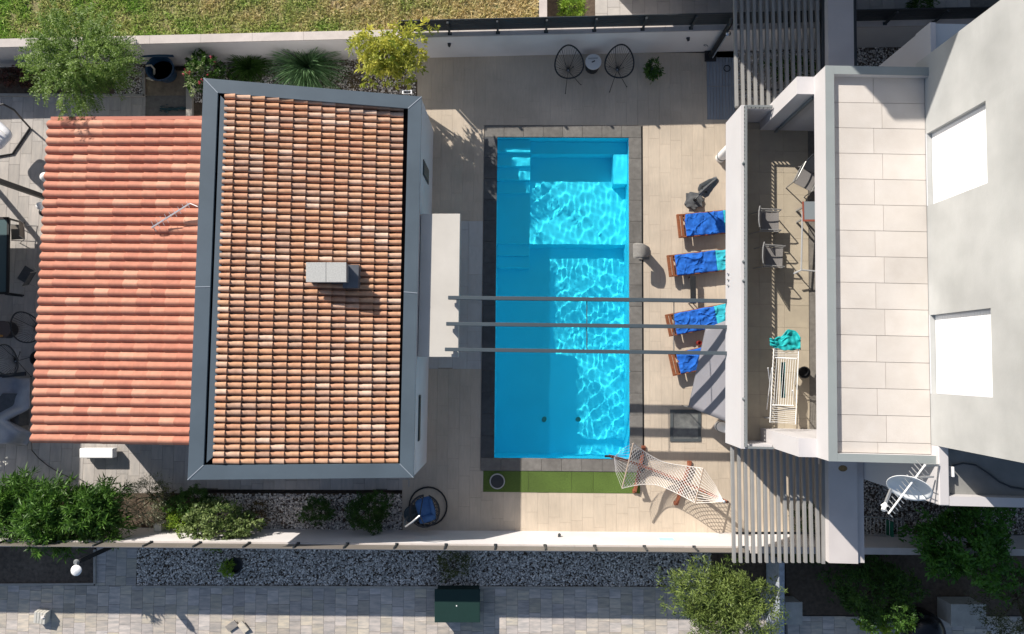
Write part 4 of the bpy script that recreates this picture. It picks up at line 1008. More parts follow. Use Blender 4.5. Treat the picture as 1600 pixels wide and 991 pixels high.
# shade sail
sail_m = mat("shade_sail", (.27, .265, .29), .8, var=.06, scale=2, bump=.2, bscale=100, trans=.12)
sA, sB, sC, sD = P(1103, 513, 1.45), P(1076, 636, .72), P(1150, 665, 1.9), P(1150, 495, 2.3)
sl = thing("shade_sail", "grey triangular shade sail hanging from the balcony over the southernmost lounger", "shade sail", (sA+sB)/2*1.0); sl.location = Vector(sA); WLOC[sl.name] = Vector(sA)
def sf(u, v):
    p = (sA.lerp(sB, v)).lerp(sD.lerp(sC, v), u); return p+Vector((0, 0, -.10*math.sin(math.pi*u)*math.sin(math.pi*v)))
m = MB(); m.grid(sf, 20, 20); o = m.build("cloth", sail_m, sl, smooth=True); s = o.modifiers.new("thick", 'SOLIDIFY'); s.thickness = .006
m = MB(); m.tube([sA.lerp(sB, k/8) for k in range(9)], .012, 6); m.build("hem", sail_m, sl)
m = MB(); m.tube([sB, dn(sB, 0)+Vector((-.03, 0, 0))], .012, 6); m.tube([sA, dn(sA, 0)+Vector((.12, .1, 0))], .012, 6); m.build("guy_line", rail_m, sl)
c = P(1094, 536, .25); t = thing("lantern", "small dark red round candle pot on the deck between the two southern loungers", "candle pot", dn(c, 0))
m = MB(); m.lathe([(.06, 0), (.085, .08), (.07, .2), (.055, .2), (.05, .12), (0, .11)], dn(c, 0), 16); m.build("pot", mat("dark_red", (.22, .025, .02), .4), t, smooth=True)

# ================================================================ HAMMOCK
rope_m = mat("white_rope", (.78, .74, .70), .9, var=.08)
hw2 = mat("stained_wood", (.30, .10, .05), .6, color2=(.20, .065, .035), scale=6, bump=.15)
tip0, tip1 = P(953, 713, 1.25), P(1137, 785, 1.30)
stand = thing("hammock_stand", "curved brown wooden arc stand with two cross feet, under the rope hammock", "hammock stand", dn((tip0+tip1)/2, 0))
b = MB(); n = 18; pts = []
for k in range(n+1):
    t = k/n; p = tip0.lerp(tip1, t); p.z = .10+(1.25-.10)*abs(2*t-1)**2.2; pts.append(p)
m = MB()
for k in range(n): m.bar(pts[k], pts[k+1]+(pts[k+1]-pts[k])*.04, .075, .10)
m.build("arc_beam", hw2, stand)
for (a, c2) in (((1006, 700), (992, 768)), ((1078, 724), (1057, 787))):
    p, q = P(*a, .12), P(*c2, .12); m = MB(); m.bar(p, q, .10, .08); m.build("cross_foot", hw2, stand, bevel=.01)
    for e in (p, q): m = MB(); m.box(dn(e, .04), (.12, .12, .078)); m.build("foot_pad", hw2, stand)
for tp, s in ((tip0, 1), (tip1, -1)):
    m = MB(); m.tube([tp, tp+Vector((s*.04, s*-.01, -.02)), tp+Vector((s*.10, -s*.03, .0))], .014, 6); m.build("hook", metal_d, stand)
ham = thing("rope_hammock", "white rope net hammock stretched between wooden spreader bars, empty", "hammock", dn((tip0+tip1)/2, .6))
L0, L1 = P(989.5, 692.5, 1.28), P(972, 763, 1.02); R0, R1 = P(1099, 732, 1.0), P(1086, 786, 1.02)
for a, c2 in ((L0, L1), (R0, R1)): m = MB(); m.tube([a, c2], .020, 8); m.build("spreader_bar", mat("spreader_wood", (.42, .33, .26), .6), ham, smooth=True)
def net(u, v):
    e = abs(2*u-1); side = .60+.40*e**1.5           # waist narrower than the bars
    a = L0.lerp(R0, u); c2 = L1.lerp(R1, u); mid = (a+c2)/2; p = mid.lerp(c2 if v > .5 else a, abs(2*v-1)*side)
    p.z -= .52*(1-e**2)*(1-.30*(2*v-1)**2)+.03*math.sin(u*9+v*4); return p
m = MB(); nr = 9; ns = 23
for k in range(-nr, ns+1):            # two families of diagonal cords
    for fam in (0, 1):
        pts = []
        for j in range(nr+1):
            i = k+j
            if 0 <= i <= ns: v_ = j/nr; pts.append(net(i/ns, v_ if fam == 0 else 1-v_))
        if len(pts) > 1: m.tube(pts, .0095, 3)
for v_ in (0, 1): m.tube([net(u/24, v_) for u in range(25)], .010, 5)
m.build("net", rope_m, ham)
for k in range(13):
    v_ = k/12
    a = L0.lerp(L1, v_); m = MB(); m.tube([tip0+Vector((.12, -.03, 0)), a.lerp(tip0, .5)-dz*.03, a], .005, 3); m.build("cord", rope_m, ham)
    a = R0.lerp(R1, v_); m = MB(); m.tube([tip1-Vector((.12, -.03, 0)), a.lerp(tip1, .5)-dz*.03, a], .008, 3); m.build("cord", rope_m, ham)
m = MB(); m.lathe([(.02, -.02), (.045, 0), (.02, .02)], tip1-Vector((.10, -.02, 0)), 12); m.build("ring", seam, ham)
t = tip0+Vector((-.05, .0, 0)); m = MB(); m.box(t, (.20, .06, .05)); m.build("hanger_strap", metal_d, ham)

# ================================================================ WIRE CHAIRS BY THE NORTH WALL
def wire_chair(c, tilt, face):
    t = thing("wire_chair", "", "chair", c); w = lambda v: c+Matrix.Rotation(face, 3, 'Z') @ Vector(v)
    rim = []
    n = 32
    for k in range(n):
        a = 2*math.pi*k/n; x = math.cos(a)*.435; y = math.sin(a)*.46; egg = 1-.20*(y/.46); x *= egg
        rim.append(w((x, y, .68+.30*(y+.46)/.92)))
    m = MB(); m.tube(rim, .024, 6, closed=True); m.build("rim", metal_d, t, smooth=True)
    hub = w((0, -.05, .34)); m = MB(); m.lathe([(.055, 0), (.055, .015), (0, .02)], hub, 14); m.build("hub", seam, t)
    m = MB()
    for k in range(n):
        m.tube([rim[k], rim[k].lerp(hub, .55)-dz*.07, hub], .0052, 3)
    m.build("cords", metal_d, t)
    for k, a in enumerate((.9, 2.3)):
        f = w((math.cos(a)*.34, math.sin(a)*.30-.05, 0)); top = rim[int(a/6.283*n) % n]; m = MB(); m.tube([f, hub-dz*.03+(f-hub)*.12, top], .010, 5); m.tube([f, f+dz*.02], .018, 6); m.build("leg", metal_d, t)
    for s in (-1, 1):
        f = w((-.12, -.66, 0)) if s < 0 else w((.40, -.42, 0)); m = MB(); m.tube([hub-dz*.05, f], .009, 5); m.tube([f, f+dz*.02], .018, 6); m.build("leg", metal_d, t)
    return t
t = wire_chair(dn(P(888, 104, .5), 0), 0, rad(5)); t["label"] = "round black cord chair left of the small round table by the north wall"; t["group"] = "black cord chairs by the north wall"
t = wire_chair(dn(P(966, 103, .5), 0), 0, rad(-8)); t["label"] = "round black cord chair right of the small round table by the north wall"; t["group"] = "black cord chairs by the north wall"
c = dn(P(926, 101, .25), 0); t = thing("side_table", "small round table with white top and dark drum base between two black cord chairs", "side table", c)
m = MB(); m.lathe([(.20, 0), (.22, .05), (.22, .40), (.20, .42)], c, 24); m.build("drum", metal_d, t, smooth=True)
m = MB(); m.lathe([(.245, .421), (.255, .43), (.255, .45), (.25, .455), (0, .455)], c, 28); m.build("table_top", mat("off_white", (.66, .65, .63), .5, var=.05), t, smooth=True)
m = MB(); m.box(c+Vector((-.01, .10, .47)), (.30, .035, .018), rad(4)); tag(m.build("pen", mat("grey_plastic", (.38, .38, .38), .5)), "thin grey stick lying across the back of the round table top", "stick")
m = MB(); m.box(c+Vector((.0, .0, .468)), (.11, .03, .02), rad(25)); tag(m.build("lighter", metal_d), "tiny black lighter in the middle of the round table top", "lighter")

# ================================================================ SHOWER
c = P(1109.5, 88, 0); t = thing("outdoor_shower", "black outdoor shower column with a chrome head in the north-east deck corner", "shower", c)
m = MB(); m.box(c+dz*.03, (.36, .36, .06)); m.build("base", metal_d, t, bevel=.01)
m = MB(); top = c+dz*2.15; m.tube([c+dz*.06, c+dz*1.2+Vector((.0, .0, 0)), top, top+Vector((.02, .1, .06))], .075, 12); m.build("column", metal_d, t, smooth=True)
m = MB(); m.tube([c+Vector((.05, -.10, .1)), c+Vector((.04, -.11, 1.7))], .016, 6); m.build("riser_pipe", seam, t)
h = c+Vector((.03, -.16, 1.85)); ch_m = mat("chrome", (.6, .6, .6), .2, metal=.8)
m = MB(); m.tube([c+Vector((.04, -.08, 1.8)), h+dz*.1, h], .018, 6); m.lathe([(.03, 0), (.075, -.03), (.075, -.05), (0, -.05)], h, 16); m.build("shower_head", ch_m, t, smooth=True)
a = P(1104, 75, .7); m = MB(); m.tube([Vector((a.x+math.cos(k*.5)*.08-.05, a.y+math.sin(k*.5)*.05, .75+.02*k)) for k in range(10)], .012, 6); m.build("hose_loop", rail_m, t)
c = P(1136, 107, .02); m = MB(); m.tube([c+Vector((math.cos(k*.42)*.10, math.sin(k*.42)*.10, .0)) for k in range(15)], .014, 6, closed=True); tag(m.build("hose_ring", metal_d), "small dark rubber ring lying on the slatted shower floor", "ring")

# ================================================================ HANGING CHAIR
c = P(669, 791, 0); hc = thing("hanging_chair", "round dark wicker hanging chair with blue cushions on a ring stand by the south wall", "hanging chair", c)
m = MB(); m.tube([c+Vector((math.cos(k*.2618)*.58, math.sin(k*.2618)*.58, .03)) for k in range(24)], .025, 8, closed=True); m.build("base_ring", metal_d, hc, smooth=True)
pb = c+Vector((-.60, -.25, .03)); ptop = P(634, 823, 1.75); hook = P(656, 806, 1.9)
m = MB(); m.tube([pb, pb.lerp(ptop, .5)+Vector((-.06, -.03, .1)), ptop, ptop.lerp(hook, .5)+dz*.12, hook], .028, 8); m.build("post", mat("light_post", (.42, .42, .42), .3, metal=.5), hc, smooth=True)
wk_m = mat("dark_wicker", (.035, .037, .042), .7); bc = c+Vector((.0, .02, .0))
m = MB()
def egg(th, z):
    r = .46*math.sqrt(max(0, 1-((z-.95)/.62)**2)); return bc+Vector((math.cos(th)*r, math.sin(th)*r*1.05, z))
for k in range(22):
    th = rad(100)+k/21*rad(330); m.tube([egg(th, .36+.07*j) for j in range(6)], .009, 4)
for j in range(6): m.tube([egg(rad(100)+k/20*rad(330), .38+.07*j) for k in range(21)], .010, 4)
m.tube([egg(rad(95)+k/20*rad(340), .80) for k in range(21)], .020, 6); m.build("basket", wk_m, hc)
m = MB(); m.tube([egg(rad(95), .80), egg(rad(95), .8).lerp(hook, .5), hook], .015, 5); m.tube([egg(rad(275), .80), egg(rad(275), .8).lerp(hook, .5), hook], .015, 5); m.build("suspension", wk_m, hc)
cu_m = mat("blue_cushion", (.07, .17, .36), .9, color2=(.04, .10, .25), scale=3, bump=.3)
def cushion(cc, sx, sy, sz, rot, name):
    m = MB(); R = Matrix.Rotation(rot, 3, 'Z')
    def f(u, v):
        a = 2*math.pi*u; b2 = math.pi*(v-.5); ce = lambda q, e: math.copysign(abs(q)**e, q)
        return cc+R @ Vector((ce(math.cos(a), .5)*ce(math.cos(b2), .6)*sx, ce(math.sin(a), .5)*ce(math.cos(b2), .6)*sy, math.sin(b2)*sz))
    m.grid(f, 24, 12); return m.build(name, cu_m, hc, smooth=True)
cushion(bc+Vector((-.0, .06, .62)), .27, .31, .10, rad(20), "seat_cushion"); cushion(bc+Vector((.08, -.24, .72)), .26, .10, .12, rad(18), "back_cushion"); cushion(bc+Vector((.22, .10, .72)), .06, .26, .07, rad(15), "side_cushion")
c = P(646, 801, 0); t = thing("pouffe", "dark round basket tucked between the hanging chair and the pebble bed", "basket", c)
m = MB(); m.lathe([(.20, 0), (.25, .08), (.26, .28), (.22, .36), (0, .33)], c, 20); m.build("basket_body", mat("slate_wicker", (.06, .09, .11), .8, var=.4, scale=25, bump=.8), t, smooth=True)

# ================================================================ BALCONY THINGS
ZB = 3.0
sling = mat("grey_sling", (.20, .19, .185), .8, var=.1, bump=.3, bscale=150); cf = mat("grey_frame", (.30, .30, .295), .4, metal=.3)
def bal_chair(c, face):
    t = thing("balcony_chair", "", "chair", c); R = Matrix.Rotation(face, 3, 'Z'); w = lambda x, y, z: c+R @ Vector((x, y, z))   # +x = front
    W = .27
    m = MB(); m.grid(lambda u, v: w(-.20+.46*u, (v-.5)*2*W*.9, .43-.02*math.sin(u*3)), 6, 4); o = m.build("seat", sling, t); s = o.modifiers.new("t", 'SOLIDIFY'); s.thickness = .01
    m = MB(); m.grid(lambda u, v: w(-.22-.18*u, (v-.5)*2*W*.9, .44+.48*u), 6, 4); o = m.build("backrest", sling, t); s = o.modifiers.new("t", 'SOLIDIFY'); s.thickness = .01
    for sd in (-1, 1):
        m = MB(); m.tube([w(-.36, sd*W, 0), w(-.22, sd*W, .43), w(-.42, sd*W, .95)], .014, 6); m.build("rear_leg", cf, t)
        m = MB(); m.tube([w(.30, sd*W, 0), w(.26, sd*W, .43), w(.24, sd*W, .64), w(.15, sd*W, .66), w(-.30, sd*W, .66)], .016, 6); m.build("armrest", cf, t)
        m = MB(); m.tube([w(-.22, sd*W, .43), w(.26, sd*W, .43)], .014, 6); m.build("side_tube", cf, t)
    m = MB(); m.tube([w(-.42, -W, .95), w(-.45, -W*.5, .97), w(-.455, 0, .975), w(-.45, W*.5, .97), w(-.42, W, .95)], .016, 6); m.build("top_tube", cf, t)
    return t
for (px, py, f, lab) in ((1203, 345, rad(-2), "grey sling chair on the balcony, the upper of the two facing the table"), (1209, 401, rad(-4), "grey sling chair on the balcony, the lower of the two facing the table"), (1262, 278, rad(-118), "grey sling chair at the north end of the balcony table, half hidden by the terrace")):
    c = P(px, py, ZB+.5); c.z = ZB; t = bal_chair(c, f); t["label"] = lab; t["group"] = "grey sling chairs on the balcony"
tb = thing("balcony_table", "grey-topped balcony table with a red-brown edge and metal legs, mostly under the terrace", "table", dn(P(1275, 350, ZB+.7), ZB))
a, c2 = P(1256, 315, ZB+.74), P(1300, 343, ZB+.74)
m = MB(); m.slab([(a.x, c2.y), (c2.x+.3, c2.y), (c2.x+.3, a.y), (a.x, a.y)], ZB+.715, ZB+.74); top = m.build("table_top", mat("slate_top", (.22, .25, .27), .4), tb)
m = MB(); m.slab([(a.x-.035, c2.y-.05), (c2.x+.3, c2.y-.05), (c2.x+.3, c2.y-.001), (a.x-.035, c2.y-.001)], ZB+.71, ZB+.745); m.slab([(a.x-.035, c2.y-.001), (a.x-.001, c2.y-.001), (a.x-.001, a.y), (a.x-.035, a.y)], ZB+.71, ZB+.745); m.build("edge_strip", mat("red_brown", (.26, .075, .05), .5), tb)
for (x, y) in ((a.x+.1, a.y-.08), (a.x+.1, c2.y+.08), (c2.x+.2, a.y-.08), (c2.x+.2, c2.y+.08)): m = MB(); m.box((x, y, ZB+.357), (.04, .04, .713)); m.build("leg", cf, tb)
q0, q1, q2, q3 = P(1254, 330, ZB+.5), P(1252, 422, ZB+.4), P(1240, 428, ZB+.35), P(1275, 424, ZB+.4)
cr = thing("clothes_airer_leg", "folded grey T-shaped airer frame leaning beside the balcony table", "folded frame", dn(q1, ZB))
m = MB(); m.tube([q0, q1], .022, 6); m.build("upright", mat("light_metal", (.48, .49, .50), .4, metal=.3), cr); m = MB(); m.tube([q2, q1, q3], .022, 6); m.build("cross_tube", mat("light_metal", (.48, .49, .50), .4), cr)
m = MB(); m.tube([q1, dn(q1, ZB)], .015, 6); m.tube([q0, dn(q0, ZB)+Vector((.1, .1, 0))], .015, 6); m.build("foot", mat("light_metal", (.48, .49, .50), .4), cr)
# drying rack
wm = mat("white_enamel", (.86, .86, .85), .35); dr_ = thing("drying_rack", "white wire clothes drying rack with open wings standing at the south end of the balcony", "drying rack", dn(P(1226, 610, ZB+.9), ZB))
DZ = ZB+.92
def W2(x, y, z=0): return P(x, y, DZ+z)
fr = [W2(1209, 545), W2(1248, 545, .0), W2(1243, 663), W2(1203, 660)]
m = MB(); m.tube(fr, .011, 6, closed=True); m.build("frame", wm, dr_)
m = MB(); m.tube([W2(1211.5, 559), W2(1245, 561)], .014, 6); m.tube([W2(1206.5, 633), W2(1240, 634)], .014, 6); m.build("cross_tube", wm, dr_)
for i in range(9): m = MB(); f = (i+.5)/9; m.tube([W2(1212+33*f, 560), W2(1207+33*f, 633)], .005, 4); m.build("wire", wm, dr_)
for i in range(6): m = MB(); y = 546+i*2.5; m.tube([W2(1210, y), W2(1247, y+.5)], .005, 4); m.build("wire", wm, dr_)
for i in range(8): m = MB(); y = 637+i*3.2; m.tube([W2(1205, y-1), W2(1224, y+1), W2(1242, y)], .005, 4); m.build("wire", wm, dr_)
for (a, c2) in (((1206, 575), (1198, 640)), ((1200, 575), (1207, 630)), ((1247, 575), (1241, 600)), ((1238, 610), (1243, 628))):
    p, q = W2(*a, -.02), P(*c2, ZB+.05); m = MB(); m.tube([p, q], .013, 6); m.build("leg", wm, dr_)
for (x, y) in ((1199, 655), (1199, 652)): m = MB(); cc = P(x, y, ZB+.08); m.tube([cc+Vector((math.cos(k*.52)*.08, .02*(y-653), math.sin(k*.52)*.08)) for k in range(12)], .012, 5, closed=True); m.build("wheel", mat("grey_plastic", (.38, .38, .38), .5), dr_)
teal = mat("teal_cloth", (.01, .42, .42), .8, color2=(.008, .30, .32), scale=6, bump=.3)
def cl(u, v):
    x = 1203+48*u; y = 528+19*v-14*math.sin(math.pi*min(1, max(0, (u-.35)/.65)))*(1-v)+4*noise.noise(Vector((u*5, v*4, 0)))-(0 if u > .3 else 0)
    if u < .3: y = 529+ (y-529)*(.6+1.2*u)
    return P(x, y, DZ+.03+.07*noise.noise(Vector((u*7, v*6, 3)))+.05*math.sin(u*14)*(1-v)-.0)
m = MB(); m.grid(cl, 40, 20); o = m.build("teal_cloth", teal, None, smooth=True); s = o.modifiers.new("t", 'SOLIDIFY'); s.thickness = .01; tag(o, "bright teal cloth bunched over the north end of the white drying rack", "cloth")
m = MB(); m.grid(lambda u, v: P(1220+7*u, 566+56*v, DZ-.10-.25*math.sin(math.pi*u)+.02*math.sin(v*9)), 6, 20); o = m.build("hanging_towel", mat("dark_teal_cloth", (.03, .13, .12), .9), None, smooth=True); s = o.modifiers.new("t", 'SOLIDIFY'); s.thickness = .01; tag(o, "dark green cloth hanging under the wires of the white drying rack", "cloth")
c = dn(P(1257, 582, ZB+.2), ZB); t = thing("laundry_basket", "black round basket on the balcony floor right of the drying rack", "basket", c)
m = MB(); m.lathe([(.10, 0), (.13, .03), (.15, .18), (.16, .20), (.135, .20), (.12, .06), (0, .05)], c, 20); m.build("basket_body", metal_d, t, smooth=True)

# ================================================================ DISH, AERIAL, RACK
c = P(1422, 755, 6.55); dish = thing("satellite_dish", "large pale grey satellite dish on an arm beside the villa's lower roof", "satellite dish", c)
axis = Vector((-.46, -.70, .50)).normalized(); q = axis.to_track_quat('Z', 'Y').to_matrix()
dm = mat("dish_grey", (.80, .82, .83), .95, var=.1, spec=.1)
m = MB(); m.grid(lambda u, v: c+q @ Vector((math.cos(2*math.pi*u)*v*.43, math.sin(2*math.pi*u)*v*.43, .13*v*v)), 40, 10); o = m.build("reflector", dm, dish, smooth=True); s = o.modifiers.new("t", 'SOLIDIFY'); s.thickness = .012
f = P(1382, 790, 6.9); m = MB(); m.bar(P(1392, 765, 6.5), f, .05, .04); m.build("feed_arm", an_m, dish)
m = MB(); m.tube([f, f+axis*.12-Vector((-.0, 0, .0))], .045, 10); m.box(f, (.11, .08, .06), rad(35)); m.build("receiver", wm, dish)
m = MB(); m.tube([c, c-axis*.15, P(1458, 745, 6.15)], .025, 8); m.build("mount", an_m, dish)
p0, p1 = P(1388, 803, 7.1), P(1445, 727, 6.6); an2 = thing("tv_antenna", "white yagi aerial boom with short rods crossing over the satellite dish", "aerial", p1)
m = MB(); m.bar(p0, p1, .024, .024); m.build("boom", wm, an2); d = (p1-p0).normalized(); s_ = Vector((-d.y, d.x, 0))
for k in range(14):
    p = p0.lerp(p1, .02+k*.072); m = MB(); m.tube([p-s_*(.13+.005*k)-dz*.03, p+s_*(.13+.005*k)-dz*.03], .009, 4); m.build("element", an_m, an2)
m = MB(); m.bar(p1, P(1466, 727, 6.22), .05, .05); m.build("bracket", an_m, an2)
c = P(1382, 822, .3); t = thing("bike_rack", "thin metal drying frame lying in the shade by the villa's foot", "metal frame", dn(c, 0))
m = MB(); a = [P(1388, 838, .3), P(1409, 838, .3), P(1413, 834, .3), P(1413, 816, .3), P(1409, 812, .3), P(1350, 807, .3), P(1350, 835, .3)]; m.tube(a, .018, 6, closed=True); m.build("frame", an_m, t)
for k in range(10): m = MB(); x = 1354+6*k; m.tube([P(x, 809, .3), P(x, 836, .3)], .010, 4); m.build("wire", an_m, t)
for a_ in (P(1352, 809, .3), P(1352, 834, .3), P(1411, 816, .3), P(1409, 836, .3)): m = MB(); m.tube([a_, dn(a_, 0)], .01, 5); m.build("leg", cf, t)
m = MB(); m.slab([P(1383, 836), P(1387, 836), P(1387, 812), P(1383, 812)], .05, .34); m.build("green_cloth", mat("green_cloth", (.03, .2, .12), .9), t)
# ================================================================ LEFT TERRACE THINGS
c = P(8, 205, 0); eg = thing("swing_chair", "white cushioned swing chair under a dark curved frame on the far left terrace", "swing chair", c)
wc = mat("white_cushion", (.80, .80, .82), .8, var=.06, scale=5, bump=.3)
cc = P(-12, 205, 1.0)
def cush(cc, sx, sy, sz, rot, name, m_, par):
    m = MB(); R = Matrix.Rotation(rot, 3, 'Z')
    def f(u, v):
        a = 2*math.pi*u; b2 = math.pi*(v-.5); ce = lambda q, e: math.copysign(abs(q)**e, q)
        return cc+R @ Vector((ce(math.cos(a), .45)*ce(math.cos(b2), .6)*sx, ce(math.sin(a), .45)*ce(math.cos(b2), .6)*sy, math.sin(b2)*sz))
    m.grid(f, 28, 12); return m.build(name, m_, par, smooth=True)
cush(cc, .60, .38, .16, rad(-40), "seat_cushion", wc, eg)
for k in range(3): m = MB(); o = Vector((-.25+.25*k, -.1+.02*k, 0)); m.tube([cc+Matrix.Rotation(rad(-40), 3, 'Z') @ Vector((-.5, -.22+.22*k, .17)), cc+Matrix.Rotation(rad(-40), 3, 'Z') @ Vector((.52, -.22+.22*k, .17))], .012, 5); m.build("piping", cf, eg)
m = MB(); m.tube([P(-60, 210, 1.9), P(-20, 168, 2.0), P(5, 163, 1.9), P(22, 172, 1.5), P(34, 186, .9), P(47, 200, .03)], .03, 8); m.tube([P(-5, 164, 1.95), P(-20, 190, 1.5), cc+dz*.2], .025, 6); m.build("curved_frame", metal_d, eg, smooth=True)
m = MB(); m.tube([P(47, 200, .03), P(20, 240, .03), P(-40, 250, .03)], .03, 8); m.build("base_bar", metal_d, eg)
mp = thing("terrace_mast", "thick dark vertical mast standing at the west edge of the pink tile roof", "mast", P(80, 311, 0))
pb = P(78, 311, 0); m = MB(); m.box(pb+dz*1.35, (.14, .14, 2.7)); m.build("pole", metal_d, mp)
for (px, py, r, z, mm, lab) in ((71, 277, .15, .9, wm, "white globe lamp peeking out beside the pink tile roof, the upper one"), (63, 322, .12, .8, wm, "white globe lamp below the dark mast at the roof's west edge"), (68, 332, .13, .5, metal_d, "dark ball lamp just under the lower white globe at the roof edge")):
    c = P(px, py, z); t = thing("globe_lamp", lab, "lamp", dn(c, 0)); m = MB(); m.lathe([(.001, -r), (r*.5, -r*.87), (r*.87, -r*.5), (r, 0), (r*.87, r*.5), (r*.5, r*.87), (.001, r)], c, 20); m.build("globe", mm, t, smooth=True)
    m = MB(); m.tube([dn(c, 0), c-dz*r], .02, 6); m.build("stem", metal_d, t)
# glass table
t = thing("glass_table", "long dining table with grey glass top and black frame at the left edge", "table", P(0, 400, 0))
g = [P(-70, 460, .75), P(11, 458, .75), P(13, 341, .75), P(-70, 341, .75)]
m = MB(); m.prism([p-dz*.015 for p in g], g); m.build("glass_top", mat("smoky_glass", (.10, .15, .16), .06, spec=.8), t)
for a, c2 in ((g[1], g[2]), (g[0], g[1]), (g[2], g[3])): m = MB(); m.bar(a-dz*.02, c2-dz*.02, .07, .06); m.build("frame_rail", metal_d, t)
for p in g: m = MB(); m.box(dn(p, .36)-Vector((.05 if p.x > -16 else -.05, 0, 0)), (.05, .05, .72)); m.build("leg", metal_d, t)
m = MB(); m.bar(P(8, 460, .5), P(35, 463, .5), .05, .04); m.build("foot_bar", metal_d, t)
bs = mat("brown_sling", (.16, .14, .12), .8, var=.1, bump=.3, bscale=100)
def fold_chair(c, face, lab, mm):
    t = thing("folding_chair", lab, "chair", c, "folding chairs at the glass table"); R = Matrix.Rotation(face, 3, 'Z'); w = lambda x, y, z: c+R @ Vector((x, y, z))
    m = MB(); m.grid(lambda u, v: w(-.2+.42*u, (v-.5)*.46, .44), 4, 4); o = m.build("seat", mm, t); s = o.modifiers.new("t", 'SOLIDIFY'); s.thickness = .012
    m = MB(); m.grid(lambda u, v: w(-.22-.16*u, (v-.5)*.46, .5+.4*u), 4, 4); o = m.build("backrest", mm, t); s = o.modifiers.new("t", 'SOLIDIFY'); s.thickness = .012
    for s_ in (-1, 1): m = MB(); m.tube([w(-.4, s_*.25, .95), w(-.2, s_*.25, .45), w(.28, s_*.25, 0)], .013, 5); m.tube([w(.22, s_*.25, .45), w(-.3, s_*.25, 0)], .013, 5); m.build("leg", cf, t)
fold_chair(dn(P(26, 362, .5), 0), rad(185), "brown sling folding chair at the top end of the glass table, in half shade", bs)
fold_chair(dn(P(40, 430, .5), 0), rad(150), "dark folding chair standing in shade right of the glass table", fab)
for (px, py, f, lab) in ((20, 562, rad(-20), "black round wire chair in the slatted shade at the far left"), (52, 512, rad(20), "black round wire chair partly hidden under the edge of the pink tile roof")):
    t = wire_chair(dn(P(px, py, .5), 0), 0, f); t["label"] = lab; t["group"] = "black wire chairs on the left terrace"
c = dn(P(4, 515, .4), 0); t = thing("side_table", "small round brown-topped table in the shade at the far left edge", "side table", c)
m = MB(); m.lathe([(.20, 0), (.26, .1), (.26, .4)], c, 20); m.build("drum", metal_d, t, smooth=True); m = MB(); m.lathe([(.27, .401), (.27, .43), (0, .43)], c, 24); m.build("table_top", mat("brown_top", (.12, .09, .08), .6), t)
m = MB(); m.lathe([(.03, .431), (.035, .53), (0, .53)], c+Vector((.02, -.2, 0)), 12); m.build("tumbler", mat("amber", (.45, .25, .08), .3), t)
c = dn(P(58, 560, .3), 0); t = thing("planter_bowl", "black round bowl on the ground against the pink tile roof edge", "bowl", c)
m = MB(); m.lathe([(.15, 0), (.22, .15), (.24, .30), (.21, .30), (.18, .16), (0, .14)], c, 20); m.build("bowl", metal_d, t, smooth=True)
# translucent grey cover
gc = mat("grey_cover", (.30, .31, .34), .5, var=.25, scale=3, spec=.5)
def cover(u, v):
    y = 592+105*v; half = 47 if v < .45 else (12+75*max(0, v-.62)/.38 if v > .62 else 47-(v-.45)/.17*35); half = min(half, 50)
    if v > .9: half = 50-(v-.9)*80
    return P(-30+(half+30)*u, y-3*math.sin(u*3), .5+.16*math.sin(u*6+v*5)+.08*noise.noise(Vector((u*4, v*6, 1))))
m = MB(); m.grid(cover, 24, 30); o = m.build("furniture_cover", gc, None, smooth=True); s = o.modifiers.new("t", 'SOLIDIFY'); s.thickness = .01; tag(o, "crumpled pale grey plastic sheet draped over furniture at the far left", "cover")
m = MB(); m.box(P(8, 640, .23), (1.2, 1.0, .44)); tag(m.build("covered_bench", fab), "dark bench hidden beneath the crumpled grey plastic sheet", "bench")
c = P(20, 588, .5); m = MB(); m.bar(P(-20, 590, .55), P(40, 584, .55), .12, .05); m.bar(P(-10, 590, .02), P(-10, 589, .53), .05, .05); m.bar(P(35, 585, .02), P(35, 584, .53), .05, .05); tag(m.build("black_bench", metal_d), "narrow black bench between the wire chair and the grey plastic sheet", "bench")
# AC unit and cable south of the pink roof
a = [P(124, 716, .34), P(176, 716, .34), P(176, 701, .34), P(124, 701, .34)]; t = thing("air_conditioner", "white air conditioning unit just south of the pink tile roof", "air conditioner", dn((a[0]+a[2])/2, 0))
m = MB(); m.slab(a, .10, .34); m.build("casing", wm, t, bevel=.02); m = MB(); m.box(dn((a[0]+a[1])/2, .22)-Vector((0, .01, 0)), (.6, .02, .18)); m.build("grille", rail_m, t)
for x in (.2, .8): m = MB(); p = a[0].lerp(a[1], x); m.box(Vector((p.x, (a[0].y+a[2].y)/2, .05)), (.06, .22, .098)); m.build("foot", rail_m, t)
m = MB(); pts = [P(49, 692, 1.9), P(50, 704, .5), P(60, 716, .02), P(75, 728, .02), P(95, 740, .02), P(118, 750, .02)]; m.tube(pts, .014, 5); tag(m.build("cable", metal_d), "thin black cable trailing from the corner of the pink tile roof over the paving", "cable")
